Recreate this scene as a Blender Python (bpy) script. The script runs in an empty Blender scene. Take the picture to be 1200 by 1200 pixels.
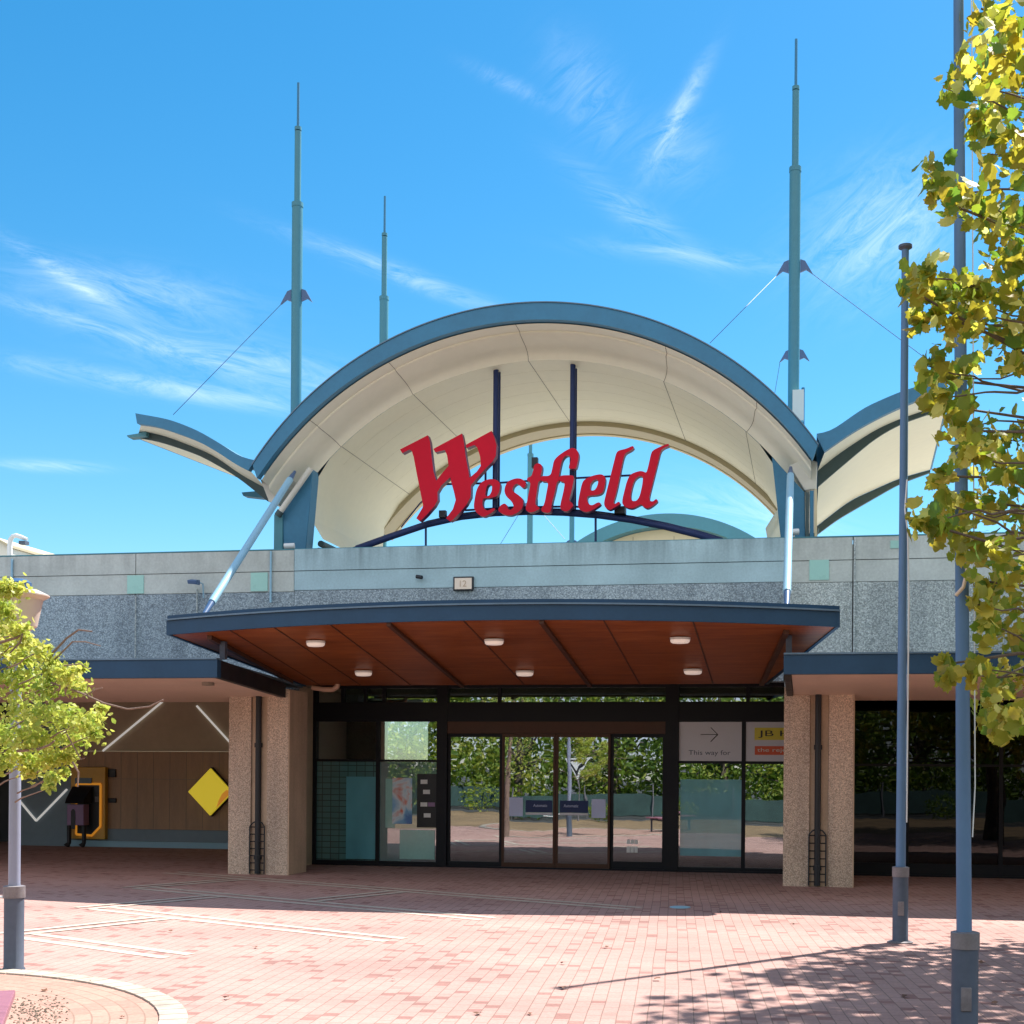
import bpy, bmesh, math, random
from mathutils import Vector, Matrix, Euler
R = math.radians
C = bpy.context.scene.collection
random.seed(7)

# ------------------------------------------------------------------ camera model
F = 1500.0; XP = 695.0; YP = 908.0; YAW = math.atan(0.17); ROLL = 0.0075
CAM = (0.0, -22.6, 1.65)
_c, _s = math.cos(YAW), math.sin(YAW)
_cr, _sr = math.cos(ROLL), math.sin(ROLL)
def ray(px, py):
    u = px - XP; v = YP - py
    u0 = u*_cr - v*_sr; v0 = u*_sr + v*_cr
    return (_c*u0/F - _s, _s*u0/F + _c, v0/F)
def hit(px, py, axis, val):
    d = ray(px, py); t = (val - CAM[axis])/d[axis]
    return tuple(CAM[i] + d[i]*t for i in range(3))
def aty(px, py, Y): return hit(px, py, 1, Y)
def atz(px, py, Z=0.0): return hit(px, py, 2, Z)

# ------------------------------------------------------------------ materials
def lin(r, g, b):
    f = lambda c: (c/255/12.92) if c/255 <= 0.04045 else ((c/255+0.055)/1.055)**2.4
    return (f(r), f(g), f(b))
class NT:
    def __init__(s, name):
        s.m = bpy.data.materials.new(name); s.m.use_nodes = True
        s.t = s.m.node_tree; s.n = s.t.nodes; s.l = s.t.links
        s.b = s.n['Principled BSDF']; s.o = s.n['Material Output']
        s._pos = None
    def node(s, typ, **k):
        n = s.n.new(typ)
        for a, v in k.items(): setattr(n, a, v)
        return n
    def pos(s, scale=(1,1,1), rot=(0,0,0), loc=(0,0,0)):
        if s._pos is None: s._pos = s.node('ShaderNodeNewGeometry')
        mp = s.node('ShaderNodeMapping')
        mp.inputs['Scale'].default_value = scale; mp.inputs['Rotation'].default_value = rot
        mp.inputs['Location'].default_value = loc
        s.l.new(s._pos.outputs['Position'], mp.inputs['Vector']); return mp.outputs['Vector']
    def noise(s, vec, scale, detail=4, rough=.55, dist=0):
        n = s.node('ShaderNodeTexNoise'); n.inputs['Scale'].default_value = scale
        n.inputs['Detail'].default_value = detail; n.inputs['Roughness'].default_value = rough
        n.inputs['Distortion'].default_value = dist
        s.l.new(vec, n.inputs['Vector']); return n.outputs['Fac']
    def ramp(s, fac, stops):
        r = s.node('ShaderNodeValToRGB'); cr = r.color_ramp
        while len(cr.elements) < len(stops): cr.elements.new(.5)
        for e, (p, c) in zip(cr.elements, stops):
            e.position = p; e.color = (*c, 1) if len(c) == 3 else c
        s.l.new(fac, r.inputs['Fac']); return r.outputs['Color']
    def mix(s, fac, a, b, mode='MIX'):
        n = s.node('ShaderNodeMix', data_type='RGBA', blend_type=mode)
        for sock, v in ((n.inputs[0], fac), (n.inputs[6], a), (n.inputs[7], b)):
            if hasattr(v, 'is_linked') or hasattr(v, 'links'): s.l.new(v, sock)
            elif isinstance(v, (int, float)): sock.default_value = v
            else: sock.default_value = (*v, 1) if len(v) == 3 else v
        return n.outputs[2]
    def bump(s, h, strength=.2, dist=.01):
        b = s.node('ShaderNodeBump'); b.inputs['Strength'].default_value = strength
        b.inputs['Distance'].default_value = dist
        s.l.new(h, b.inputs['Height']); s.l.new(b.outputs['Normal'], s.b.inputs['Normal'])
    def set(s, **k):
        for a, v in k.items():
            sock = s.b.inputs[a.replace('_', ' ')]
            if hasattr(v, 'links'): s.l.new(v, sock)
            elif isinstance(v, tuple) and len(v) == 3: sock.default_value = (*v, 1)
            else: sock.default_value = v
        return s
def paint(name, col, rough=.5, var=.12, scale=3, metallic=0, bump=0, stretch=(1,1,1), spec=.5):
    t = NT(name); v = t.pos(stretch)
    n = t.noise(v, scale, 5)
    lo = tuple(c*(1-var) for c in col); hi = tuple(min(1, c*(1+var)) for c in col)
    n2 = t.noise(v, scale*9, 4)
    c = t.mix(.35, t.ramp(n, [(.3, lo), (.7, hi)]), t.ramp(n2, [(.3, lo), (.7, hi)]))
    t.set(Base_Color=c, Metallic=metallic, Specular_IOR_Level=spec)
    t.set(Roughness=t.ramp(n, [(.3, (max(.02, rough-.08),)*3), (.7, (min(1, rough+.08),)*3)]))
    if bump: t.bump(n2, bump)
    return t.m
def aggregate(name, a, b, scale=55, dark=(.05,.05,.05)):
    t = NT(name); v = t.pos()
    vo = t.node('ShaderNodeTexVoronoi'); vo.inputs['Scale'].default_value = scale
    t.l.new(v, vo.inputs['Vector'])
    sep = t.node('ShaderNodeSeparateColor'); t.l.new(vo.outputs['Color'], sep.inputs[0])
    stone = t.ramp(sep.outputs[0], [(0, tuple(x*.72 for x in a)), (.35, a), (.75, b), (1, tuple(min(1, x*1.15) for x in b))])
    edge = t.ramp(vo.outputs['Distance'], [(.35, (1,1,1)), (.7, (.66,.66,.66))])
    c = t.mix(1.0, stone, edge, 'MULTIPLY')
    big = t.noise(t.pos((1,1,.35)), .9, 5)
    c = t.mix(1.0, c, t.ramp(big, [(.3, (.74,.75,.76)), (.7, (1.12,1.11,1.1))]), 'MULTIPLY')
    stk = t.noise(t.pos((3.5,3.5,.18)), 1.0, 5, .6)
    c = t.mix(1.0, c, t.ramp(stk, [(.45, (1,1,1)), (.75, (.72,.73,.75))]), 'MULTIPLY')
    t.set(Base_Color=c, Roughness=.85); t.bump(vo.outputs['Distance'], .5, .012)
    return t.m
def concrete(name, col, stain=.35, streak_top=None):
    t = NT(name)
    n = t.noise(t.pos(), 1.3, 6); f = t.noise(t.pos(), 30, 5)
    st = t.noise(t.pos((5,5,.35)), 1.0, 5, .6)
    c = t.ramp(n, [(.3, tuple(x*.86 for x in col)), (.7, tuple(min(1, x*1.1) for x in col))])
    c = t.mix(1.0, c, t.ramp(f, [(.3, (.9,.9,.9)), (.7, (1.06,1.06,1.06))]), 'MULTIPLY')
    s_ = t.ramp(st, [(.42, (1,1,1)), (.72, (1-stain,)*3)])
    if streak_top:
        g = t.node('ShaderNodeSeparateXYZ'); t.l.new(t.pos(), g.inputs[0])
        mr = t.node('ShaderNodeMapRange'); mr.inputs['From Min'].default_value = streak_top-.5
        mr.inputs['From Max'].default_value = streak_top
        t.l.new(g.outputs['Z'], mr.inputs['Value'])
        s_ = t.mix(mr.outputs[0], (1,1,1), s_)
    c = t.mix(1.0, c, s_, 'MULTIPLY')
    t.set(Base_Color=c, Roughness=.8); t.bump(f, .15, .006); return t.m

def glass_mat(name, tint, refl, dark=0.0):
    t = NT(name); t.n.remove(t.b)
    tr = t.node('ShaderNodeBsdfTransparent'); tr.inputs[0].default_value = (*tint, 1)
    gl = t.node('ShaderNodeBsdfGlossy'); gl.inputs['Roughness'].default_value = .006
    gl.inputs[0].default_value = (.95, .97, 1, 1)
    w = t.noise(t.pos((1.4,1.4,.8)), 1.2, 2)
    bp = t.node('ShaderNodeBump'); bp.inputs['Strength'].default_value = .06; bp.inputs['Distance'].default_value = .02
    t.l.new(w, bp.inputs['Height']); t.l.new(bp.outputs[0], gl.inputs['Normal'])
    fr = t.node('ShaderNodeFresnel'); fr.inputs['IOR'].default_value = 1.5
    ad = t.node('ShaderNodeMath', operation='ADD'); ad.use_clamp = True; ad.inputs[1].default_value = refl-.04
    t.l.new(fr.outputs[0], ad.inputs[0])
    mx = t.node('ShaderNodeMixShader'); t.l.new(ad.outputs[0], mx.inputs[0])
    t.l.new(tr.outputs[0], mx.inputs[1]); t.l.new(gl.outputs[0], mx.inputs[2])
    t.l.new(mx.outputs[0], t.o.inputs[0]); return t.m
def film(name, col, refl=.2, grid=False):
    t = NT(name)
    if grid:
        br = t.node('ShaderNodeTexBrick'); br.offset = 0
        br.inputs['Scale'].default_value = 1; br.inputs['Brick Width'].default_value = .16; br.inputs['Row Height'].default_value = .105; br.inputs['Mortar Size'].default_value = .007
        br.inputs['Color1'].default_value = (*col,1); br.inputs['Color2'].default_value = (*[c*1.3 for c in col],1); br.inputs['Mortar'].default_value = (*[c*.3 for c in col],1)
        t.l.new(t.pos((1,1,1), (R(90),0,0)), br.inputs['Vector']); c = br.outputs['Color']
    else:
        c = t.ramp(t.noise(t.pos((1,1,.6)), 1.4, 3), [(.3, tuple(x*.8 for x in col)), (.7, tuple(x*1.25 for x in col))])
    t.set(Base_Color=c, Roughness=.3)
    gl = t.node('ShaderNodeBsdfGlossy'); gl.inputs['Roughness'].default_value = .01
    mx = t.node('ShaderNodeMixShader'); mx.inputs[0].default_value = refl
    t.l.new(t.b.outputs[0], mx.inputs[1]); t.l.new(gl.outputs[0], mx.inputs[2]); t.l.new(mx.outputs[0], t.o.inputs[0]); return t.m
def leaf_mat(name, stops, trans=.45):
    t = NT(name)
    at = t.node('ShaderNodeAttribute', attribute_name='tone')
    col = t.ramp(at.outputs['Fac'], stops)
    t.set(Base_Color=col, Roughness=.5)
    tl = t.node('ShaderNodeBsdfTranslucent')
    hs = t.node('ShaderNodeHueSaturation'); hs.inputs['Value'].default_value = 1.7; hs.inputs['Saturation'].default_value = 1.05
    t.l.new(col, hs.inputs['Color']); t.l.new(hs.outputs[0], tl.inputs[0])
    mx = t.node('ShaderNodeMixShader'); mx.inputs[0].default_value = trans
    t.l.new(t.b.outputs[0], mx.inputs[1]); t.l.new(tl.outputs[0], mx.inputs[2])
    t.l.new(mx.outputs[0], t.o.inputs[0]); return t.m
def emit(name, col, st):
    t = NT(name); t.set(Base_Color=col, Emission_Color=col, Emission_Strength=st); return t.m

def brick_paving(name):
    t = NT(name)
    br = t.node('ShaderNodeTexBrick'); br.offset = .5
    br.inputs['Scale'].default_value = 1; br.inputs['Brick Width'].default_value = .21
    br.inputs['Row Height'].default_value = .105; br.inputs['Mortar Size'].default_value = .0045
    br.inputs['Mortar Smooth'].default_value = .3; br.inputs['Bias'].default_value = -.35
    br.inputs['Color1'].default_value = (.42,.262,.232,1); br.inputs['Color2'].default_value = (.39,.24,.21,1)
    br.inputs['Mortar'].default_value = (.22,.15,.125,1)
    wob = t.node('ShaderNodeVectorMath', operation='MULTIPLY_ADD')
    nz = t.node('ShaderNodeTexNoise'); nz.inputs['Scale'].default_value = .8; nz.inputs['Detail'].default_value = 2
    p = t.pos((1,1,1), (0,0,R(90-6)))
    t.l.new(p, nz.inputs['Vector']); t.l.new(nz.outputs['Color'], wob.inputs[0])
    wob.inputs[1].default_value = (.03,.03,0); t.l.new(p, wob.inputs[2])
    t.l.new(wob.outputs[0], br.inputs['Vector'])
    # a few darker headers set through the bond
    b2 = t.node('ShaderNodeTexBrick'); b2.offset = .5
    for k in ('Scale','Row Height'): b2.inputs[k].default_value = br.inputs[k].default_value
    b2.inputs['Brick Width'].default_value = .105
    b2.inputs['Mortar Size'].default_value = 0; b2.inputs['Color1'].default_value = (0,0,0,1); b2.inputs['Color2'].default_value = (1,1,1,1)
    t.l.new(wob.outputs[0], b2.inputs['Vector'])
    fac = t.ramp(b2.outputs['Color'], [(.885, (0,0,0)), (.92, (.7,.7,.7))])
    c = t.mix(fac, br.outputs['Color'], (.235,.115,.10))
    big = t.noise(t.pos(), .35, 6, .6)
    fine = t.noise(t.pos(), 45, 4)
    c = t.mix(1.0, c, t.ramp(big, [(.3, (.86,.84,.84)), (.7, (1.1,1.1,1.08))]), 'MULTIPLY')
    c = t.mix(1.0, c, t.ramp(fine, [(.3, (.88,.88,.88)), (.7, (1.1,1.1,1.1))]), 'MULTIPLY')
    spots = t.noise(t.pos(loc=(4,2,0)), 1.7, 5, .7)
    c = t.mix(t.ramp(spots, [(.66, (0,0,0)), (.76, (.35,.35,.35))]), c, (.17,.11,.1))
    vg = t.node('ShaderNodeTexVoronoi'); vg.inputs['Scale'].default_value = 1.6; t.l.new(t.pos(), vg.inputs['Vector'])
    c = t.mix(t.ramp(vg.outputs['Distance'], [(.022, (.45,.45,.45)), (.034, (0,0,0))]), c, (.10,.075,.07))
    trk = t.noise(t.pos((.25,1.6,1), (0,0,R(18))), .6, 4, .6)
    c = t.mix(1.0, c, t.ramp(trk, [(.35, (.9,.89,.89)), (.62, (1.06,1.06,1.06))]), 'MULTIPLY')
    t.set(Base_Color=c, Roughness=.85, Specular_IOR_Level=.2)
    t.bump(br.outputs['Fac'], -.35, .006)
    return t.m

M = {}
M['brick'] = brick_paving('brick_paving')
M['cream_paver'] = concrete('cream_paver', (.52,.44,.36), .2)
M['wall_top'] = concrete('precast_beige', (.52,.555,.52), .3, 5.35)
M['wall_top_mid'] = concrete('precast_bluegrey', (.38,.53,.58), .5, 5.35)
M['agg_blue'] = aggregate('aggregate_bluegrey', (.32,.39,.44), (.44,.52,.565), 52)
M['agg_grey'] = aggregate('aggregate_grey', (.47,.52,.505), (.62,.665,.64), 52)
M['agg_pink'] = aggregate('aggregate_pink', (.69,.51,.39), (.83,.66,.52), 85)
M['col_smooth'] = concrete('column_smooth', (.62,.45,.32), .2)
M['navy'] = paint('fascia_navy', (.018,.058,.115), .5, .15, 2, spec=.3)
M['navy_lip'] = paint('flashing_blue', (.10,.17,.24), .35, .2, 2)
M['timber'] = None
M['salmon'] = paint('canopy_lining', (.80,.60,.46), .6, .08, 1.5)
M['teal'] = paint('steel_blue_fascia', (.05,.19,.315), .5, .13, 1.6, spec=.3)
M['mast'] = paint('mast_teal', (.075,.235,.285), .5, .08, 1, spec=.3)
M['mast_dk'] = paint('mast_bracket_blue', (.06,.12,.24), .4, .1, 1)
M['cream'] = paint('vault_cream', (.84,.785,.60), .55, .05, .8)
M['cove'] = paint('cove_cream', (.87,.83,.68), .55, .05, .8)
M['cream_lt'] = paint('cream_white', (.68,.66,.58), .5, .05, 1)
M['tan'] = paint('vault_tan', (.50,.425,.28), .55, .06, .8)
M['cream_rear'] = paint('rear_cream', (.66,.56,.36), .6, .05, .8)
M['rib_dark'] = paint('gutter_dark', (.05,.085,.09), .6, .2, 1.4)
M['seam'] = paint('sealant_seam', (.24,.205,.165), .7, .1, 5)
M['navy_steel'] = paint('sign_steel_navy', (.018,.035,.12), .5, .1, 2, spec=.3)
M['red'] = paint('sign_red', (.60,.010,.032), .6, .06, .9, spec=.15)
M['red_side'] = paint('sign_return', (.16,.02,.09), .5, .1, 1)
M['white'] = paint('white_paint', (.75,.76,.76), .4, .05, 2)
M['strut'] = paint('strut_pale', (.28,.48,.60), .45, .06, 1)
M['frame'] = paint('frame_black', (.009,.010,.015), .55, .2, 3, spec=.25)
M['frame_brown'] = paint('frame_bronze', (.085,.04,.026), .5, .15, 3, spec=.25)
M['black'] = paint('black_paint', (.012,.013,.018), .5, .2, 4)
M['pole'] = paint('pole_blue', (.10,.19,.33), .5, .1, 1.2, spec=.35)
M['pole_base'] = paint('pole_sleeve', (.085,.105,.145), .55, .2, 2, spec=.3)
M['pole_grey'] = paint('lamp_pole_grey', (.28,.31,.42), .4, .1, 1.2)
M['galv'] = paint('sleeve_rim', (.20,.18,.19), .6, .3, 9, .1)
M['mint'] = paint('mint_tile', (.34,.60,.53), .3, .05, 3)
M['brownwall'] = paint('bank_panel', (.40,.25,.15), .55, .22, 2.2, stretch=(3,3,.4))
M['bankup'] = paint('bank_upper', (.46,.37,.255), .6, .15, .7)
M['bankblue'] = paint('bank_bluegrey', (.19,.26,.31), .6, .12, 1)
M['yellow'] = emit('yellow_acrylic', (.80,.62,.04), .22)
M['amber'] = paint('amber_panel', (.62,.34,.03), .4, .08, 2)
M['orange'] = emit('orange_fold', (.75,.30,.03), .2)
M['mauve'] = paint('mauve_panel', (.28,.17,.32), .5, .1, 3)
M['tube'] = emit('white_light_line', (.85,.84,.8), .2)
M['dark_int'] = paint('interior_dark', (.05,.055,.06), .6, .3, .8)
M['tile'] = None
M['cyan'] = film('cyan_board', (.12,.40,.48), .10)
M['teal_film'] = film('teal_film', (.09,.22,.24), .28)
M['grid_film'] = film('grid_film', (.07,.20,.20), .16, True)
M['aqua'] = paint('aqua_board', (.28,.55,.52), .15, .12, 2, spec=.8)
M['paper'] = paint('paper_blue', (.55,.60,.85), .6, .05, 3)
M['signwhite'] = paint('sign_white', (.64,.63,.68), .5, .04, 1)
M['sign_yellow'] = paint('sign_yellow', (.72,.60,.05), .5, .04, 2)
M['sign_red'] = paint('sign_redorange', (.70,.10,.03), .5, .05, 2)
M['pane'] = glass_mat('clear_glass', (.66,.76,.76), .31)
M['pane_dark'] = glass_mat('tinted_glass', (.08,.09,.10), .035)
M['lightglass'] = emit('downlight_lens', (.85,.74,.66), .16)
M['bark'] = paint('bark', (.13,.095,.07), .85, .35, 8, bump=.6)
M['bark_pale'] = paint('bark_pale', (.22,.15,.12), .85, .3, 8, bump=.5)
M['leaf_r'] = leaf_mat('plane_leaf', [(0, (.11,.20,.03)), (.35, (.22,.27,.03)), (.6, (.33,.26,.035)), (.8, (.46,.43,.07)), (1, (.62,.60,.18))], .52)
M['leaf_l'] = leaf_mat('young_leaf', [(0, (.19,.29,.05)), (.5, (.37,.42,.085)), (1, (.52,.50,.13))], .42)
M['leaf_b'] = leaf_mat('back_leaf', [(0, (.05,.11,.015)), (.5, (.17,.25,.03)), (1, (.38,.38,.06))], .35)
M['grass'] = paint('dry_grass', (.21,.135,.07), .9, .5, .9, bump=.5)
M['asphalt'] = paint('asphalt', (.05,.05,.052), .85, .2, 2, bump=.3)
M['gravel'] = paint('gravel', (.14,.11,.08), .9, .6, 14)
M['bench'] = paint('bench_slat', (.27,.11,.15), .45, .15, 3, stretch=(1,6,1))
M['leafdry'] = paint('dry_leaf', (.14,.06,.03), .8, .4, 8)
M['roof'] = paint('roof_membrane', (.31,.30,.27), .9, .06, 1)
M['pink_pipe'] = paint('pink_pipe', (.55,.34,.25), .5, .06, 3)
M['poster'] = None

def mk_timber():
    t = NT('stained_plywood')
    g = t.noise(t.pos((1.2,9,3)), 1.1, 6, .6, .4); f = t.noise(t.pos((2,30,6)), 3, 4)
    b = t.noise(t.pos(), .5, 4)
    c = t.ramp(g, [(.25, (.18,.042,.011)), (.5, (.285,.078,.02)), (.78, (.38,.125,.036))])
    c = t.mix(1.0, c, t.ramp(f, [(.3, (.82,.82,.82)), (.7, (1.12,1.12,1.12))]), 'MULTIPLY')
    c = t.mix(1.0, c, t.ramp(b, [(.3, (.8,.78,.75)), (.7, (1.15,1.15,1.15))]), 'MULTIPLY')
    t.set(Base_Color=c, Roughness=.42, Specular_IOR_Level=.3); return t.m
M['timber'] = mk_timber()
def mk_tile():
    t = NT('teal_tile')
    br = t.node('ShaderNodeTexBrick'); br.offset = 0
    br.inputs['Scale'].default_value = 1; br.inputs['Brick Width'].default_value = .2; br.inputs['Row Height'].default_value = .12
    br.inputs['Mortar Size'].default_value = .012
    br.inputs['Color1'].default_value = (.11,.25,.25,1); br.inputs['Color2'].default_value = (.16,.31,.30,1); br.inputs['Mortar'].default_value = (.03,.06,.07,1)
    t.l.new(t.pos((1,1,1), (R(90),0,0)), br.inputs['Vector']); t.set(Base_Color=br.outputs['Color'], Roughness=.3); return t.m
M['tile'] = mk_tile()
def mk_poster():
    t = NT('poster_print')
    n = t.noise(t.pos((1,1,.8)), 2.6, 3, .5, .6)
    c = t.ramp(n, [(.3, (.08,.20,.50)), (.45, (.25,.50,.75)), (.56, (.70,.78,.85)), (.64, (.75,.18,.10)), (.75, (.6,.1,.1))])
    t.set(Base_Color=c, Roughness=.4); return t.m
M['poster'] = mk_poster()

# ------------------------------------------------------------------ mesh builder
class MB:
    def __init__(s): s.v = []; s.f = []; s.mi = []; s.sm = []
    def face(s, idx, mi=0, sm=False): s.f.append(tuple(idx)); s.mi.append(mi); s.sm.append(sm)
    def quad(s, a, b, c, d, mi=0):
        i = len(s.v); s.v += [tuple(a), tuple(b), tuple(c), tuple(d)]; s.face((i, i+1, i+2, i+3), mi); return s
    def box(s, x0, x1, y0, y1, z0, z1, mi=0):
        i = len(s.v)
        s.v += [(x0,y0,z0),(x1,y0,z0),(x1,y1,z0),(x0,y1,z0),(x0,y0,z1),(x1,y0,z1),(x1,y1,z1),(x0,y1,z1)]
        for q in ((0,3,2,1),(4,5,6,7),(0,1,5,4),(1,2,6,5),(2,3,7,6),(3,0,4,7)): s.face([i+k for k in q], mi)
        return s
    def hexa(s, lo, hi, mi=0):
        i = len(s.v); s.v += [tuple(p) for p in lo] + [tuple(p) for p in hi]; n = len(lo)
        s.face([i+k for k in reversed(range(n))], mi); s.face([i+n+k for k in range(n)], mi)
        for k in range(n): s.face([i+k, i+(k+1) % n, i+n+(k+1) % n, i+n+k], mi)
        return s
    def prism_y(s, poly, y0, y1, mi=0):      # poly: (x,z) list
        return s.hexa([(x, y0, z) for x, z in poly], [(x, y1, z) for x, z in poly], mi)
    def strip_y(s, top, bot, y0, y1, mi=0):  # two matching polylines of (x,z), solid between y0,y1
        n = len(top); i = len(s.v)
        for (x, z) in top: s.v += [(x, y0, z), (x, y1, z)]
        for (x, z) in bot: s.v += [(x, y0, z), (x, y1, z)]
        o = 2*n
        for k in range(n-1):
            a = i+2*k; b = i+o+2*k
            s.face((a, b, b+2, a+2), mi); s.face((a+1, a+3, b+3, b+1), mi)
            s.face((a, a+2, a+3, a+1), mi, True); s.face((b, b+1, b+3, b+2), mi, True)
        s.face((i, i+1, i+o+1, i+o), mi); e = i+2*(n-1)
        s.face((e, e+o, e+o+1, e+1), mi); return s
    def tube(s, pts, rad, n=12, mi=0, cap=True):
        pts = [Vector(p) for p in pts]
        if not hasattr(rad, '__len__'): rad = [rad]*len(pts)
        base = len(s.v); prev = None
        for k, p in enumerate(pts):
            d = (pts[min(k+1, len(pts)-1)] - pts[max(k-1, 0)])
            d = d.normalized() if d.length > 1e-9 else Vector((0,0,1))
            if prev is None:
                a = d.orthogonal().normalized()
            else:
                a = (prev - d*prev.dot(d)); a = a.normalized() if a.length > 1e-6 else d.orthogonal().normalized()
            prev = a; b = d.cross(a)
            for j in range(n):
                t = 2*math.pi*j/n; q = p + (a*math.cos(t) + b*math.sin(t))*rad[k]; s.v.append(tuple(q))
        for k in range(len(pts)-1):
            for j in range(n):
                s.face((base+k*n+j, base+k*n+(j+1) % n, base+(k+1)*n+(j+1) % n, base+(k+1)*n+j), mi, True)
        if cap:
            s.face([base+j for j in reversed(range(n))], mi); s.face([base+(len(pts)-1)*n+j for j in range(n)], mi)
        return s
    def lathe(s, prof, cx, cy, n=20, mi=0):
        base = len(s.v)
        for (r, z) in prof:
            for j in range(n):
                t = 2*math.pi*j/n; s.v.append((cx+r*math.cos(t), cy+r*math.sin(t), z))
        for k in range(len(prof)-1):
            for j in range(n):
                s.face((base+k*n+j, base+k*n+(j+1) % n, base+(k+1)*n+(j+1) % n, base+(k+1)*n+j), mi, abs(prof[k][0]-prof[k+1][0]) < .6*abs(prof[k][1]-prof[k+1][1]))
        s.face([base+j for j in reversed(range(n))], mi); s.face([base+(len(prof)-1)*n+j for j in range(n)], mi); return s
    def loft(s, rows, mi=0, smooth=True):
        b = len(s.v); n = len(rows[0])
        for r in rows: s.v += [tuple(p) for p in r]
        for k in range(len(rows)-1):
            for j in range(n-1):
                s.face((b+k*n+j, b+k*n+j+1, b+(k+1)*n+j+1, b+(k+1)*n+j), mi, smooth)
        return s
    def build(s, name, mats, parent=None, bevel=0):
        me = bpy.data.meshes.new(name)
        off = Vector(parent_loc(parent)) if parent else Vector((0,0,0))
        me.from_pydata([tuple(Vector(v)-off) for v in s.v], [], s.f)
        if not isinstance(mats, (list, tuple)): mats = [mats]
        for m in mats: me.materials.append(m)
        me.polygons.foreach_set('material_index', s.mi); me.polygons.foreach_set('use_smooth', s.sm)
        me.update(); me.set_sharp_from_angle(angle=R(38))
        o = bpy.data.objects.new(name, me); C.objects.link(o)
        if parent: o.parent = parent
        if bevel:
            b = o.modifiers.new('bevel', 'BEVEL'); b.width = bevel; b.segments = 2; b.limit_method = 'ANGLE'
        return o
def parent_loc(p):
    l = Vector((0,0,0))
    while p is not None: l = l + p.location; p = p.parent
    return l
def tag(o, label=None, cat=None, group=None, kind=None):
    if label: o['label'] = label
    if cat: o['category'] = cat
    if group: o['group'] = group
    if kind: o['kind'] = kind
    return o
def thing(name, label, cat, loc=(0,0,0), group=None):
    o = bpy.data.objects.new(name, None); C.objects.link(o); o.location = loc; o.empty_display_size = .3
    return tag(o, label, cat, group)
def copy_tree(o, parent=None):
    c = o.copy(); C.objects.link(c)
    if parent: c.parent = parent
    for ch in list(o.children): copy_tree(ch, c)
    return c
def box(name, m, parent, *a, bevel=0): return MB().box(*a).build(name, m, parent, bevel)
def struct(name, mb, m): return tag(mb.build(name, m), kind='structure')

def curve_mesh(splines, extrude, bevel=0.0):
    cu = bpy.data.curves.new('outline', 'CURVE'); cu.dimensions = '2D'; cu.fill_mode = 'BOTH'
    cu.extrude = extrude; cu.bevel_depth = bevel; cu.bevel_resolution = 1
    for sp in splines:
        s_ = cu.splines.new('POLY'); s_.points.add(len(sp)-1)
        for p, (x, y) in zip(s_.points, sp): p.co = (x, y, 0, 1)
        s_.use_cyclic_u = True
    return to_mesh(cu)
def to_mesh(cu):
    o = bpy.data.objects.new('tmp', cu); C.objects.link(o)
    bpy.context.view_layer.update()
    dg = bpy.context.evaluated_depsgraph_get()
    me = bpy.data.meshes.new_from_object(o.evaluated_get(dg))
    bpy.data.objects.remove(o); return me
def text_mesh(txt, width, extrude=.004, height=None):
    cu = bpy.data.curves.new('lettering', 'FONT'); cu.body = txt; cu.align_x = 'CENTER'; cu.align_y = 'CENTER'; cu.extrude = extrude
    me = to_mesh(cu)
    xs = [v.co.x for v in me.vertices]; ys = [v.co.y for v in me.vertices]
    w = max(xs)-min(xs); h = max(ys)-min(ys); cx = (max(xs)+min(xs))/2; cy = (max(ys)+min(ys))/2
    sx = width/w; sy = (height/h) if height else sx
    for v in me.vertices: v.co = ((v.co.x-cx)*sx, (v.co.y-cy)*sy, v.co.z)
    return me
def place_mesh(name, me, m, parent, loc, facing=True):
    """xy mesh stood up in the xz plane facing -y, centred on loc"""
    off = Vector(loc) - (parent_loc(parent) if parent else Vector((0,0,0)))
    for v in me.vertices:
        x, y, z = v.co; v.co = (x+off.x, -z+off.y, y+off.z)
    me.materials.clear()
    for mm in (m if isinstance(m, (list, tuple)) else [m]): me.materials.append(mm)
    o = bpy.data.objects.new(name, me); C.objects.link(o)
    if parent: o.parent = parent
    return o

# ------------------------------------------------------------------ ground
g = MB(); g.quad((-900,-900,0),(900,-900,0),(900,900,0),(-900,900,0)); struct('ground', g, M['asphalt'])
g = MB(); g.quad((-34,-15.6,.004),(26,-15.6,.004),(26,6,.004),(-34,6,.004)); struct('brick_plaza', g, M['brick'])
# cream double bands laid in the paving
a_ = Vector((.907,-.42)); b_ = Vector((.42,.907))
def band(mb, p, q):
    for off in (-.13, .13):
        d = (q-p).normalized(); n = Vector((-d.y, d.x)); w = .055
        c0 = p + n*off; c1 = q + n*off
        mb.quad((*(c0-n*w), 0), (*(c1-n*w), 0), (*(c1+n*w), 0), (*(c0+n*w), 0))
bands = MB(); lev = [0]
def AB(a, b): return a_*a + b_*b
for k, (p, q) in enumerate([(AB(-2.45,-13.2), AB(0,-13.2)), (AB(-4.05,-11.2), AB(.75,-11.2)), (AB(-6,-9.2), AB(.3,-9.2)),
        (AB(-8,-7.2), AB(1,-7.2)), (AB(-2.6,-13.35), AB(-2.6,-11.4)), (AB(-4.2,-11.35), AB(-4.2,-9.4)),
        (AB(-6.1,-9.35), AB(-6.1,-7.4)), (AB(-2.8,-9.0), AB(-2.8,-7.4))]):
    n0 = len(bands.v); band(bands, p, q)
    zz = .008 + (.0 if k < 4 else .003)
    for i in range(n0, len(bands.v)): bands.v[i] = (bands.v[i][0], bands.v[i][1], zz)
struct('paving_bands', bands, M['cream_paver'])
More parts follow.
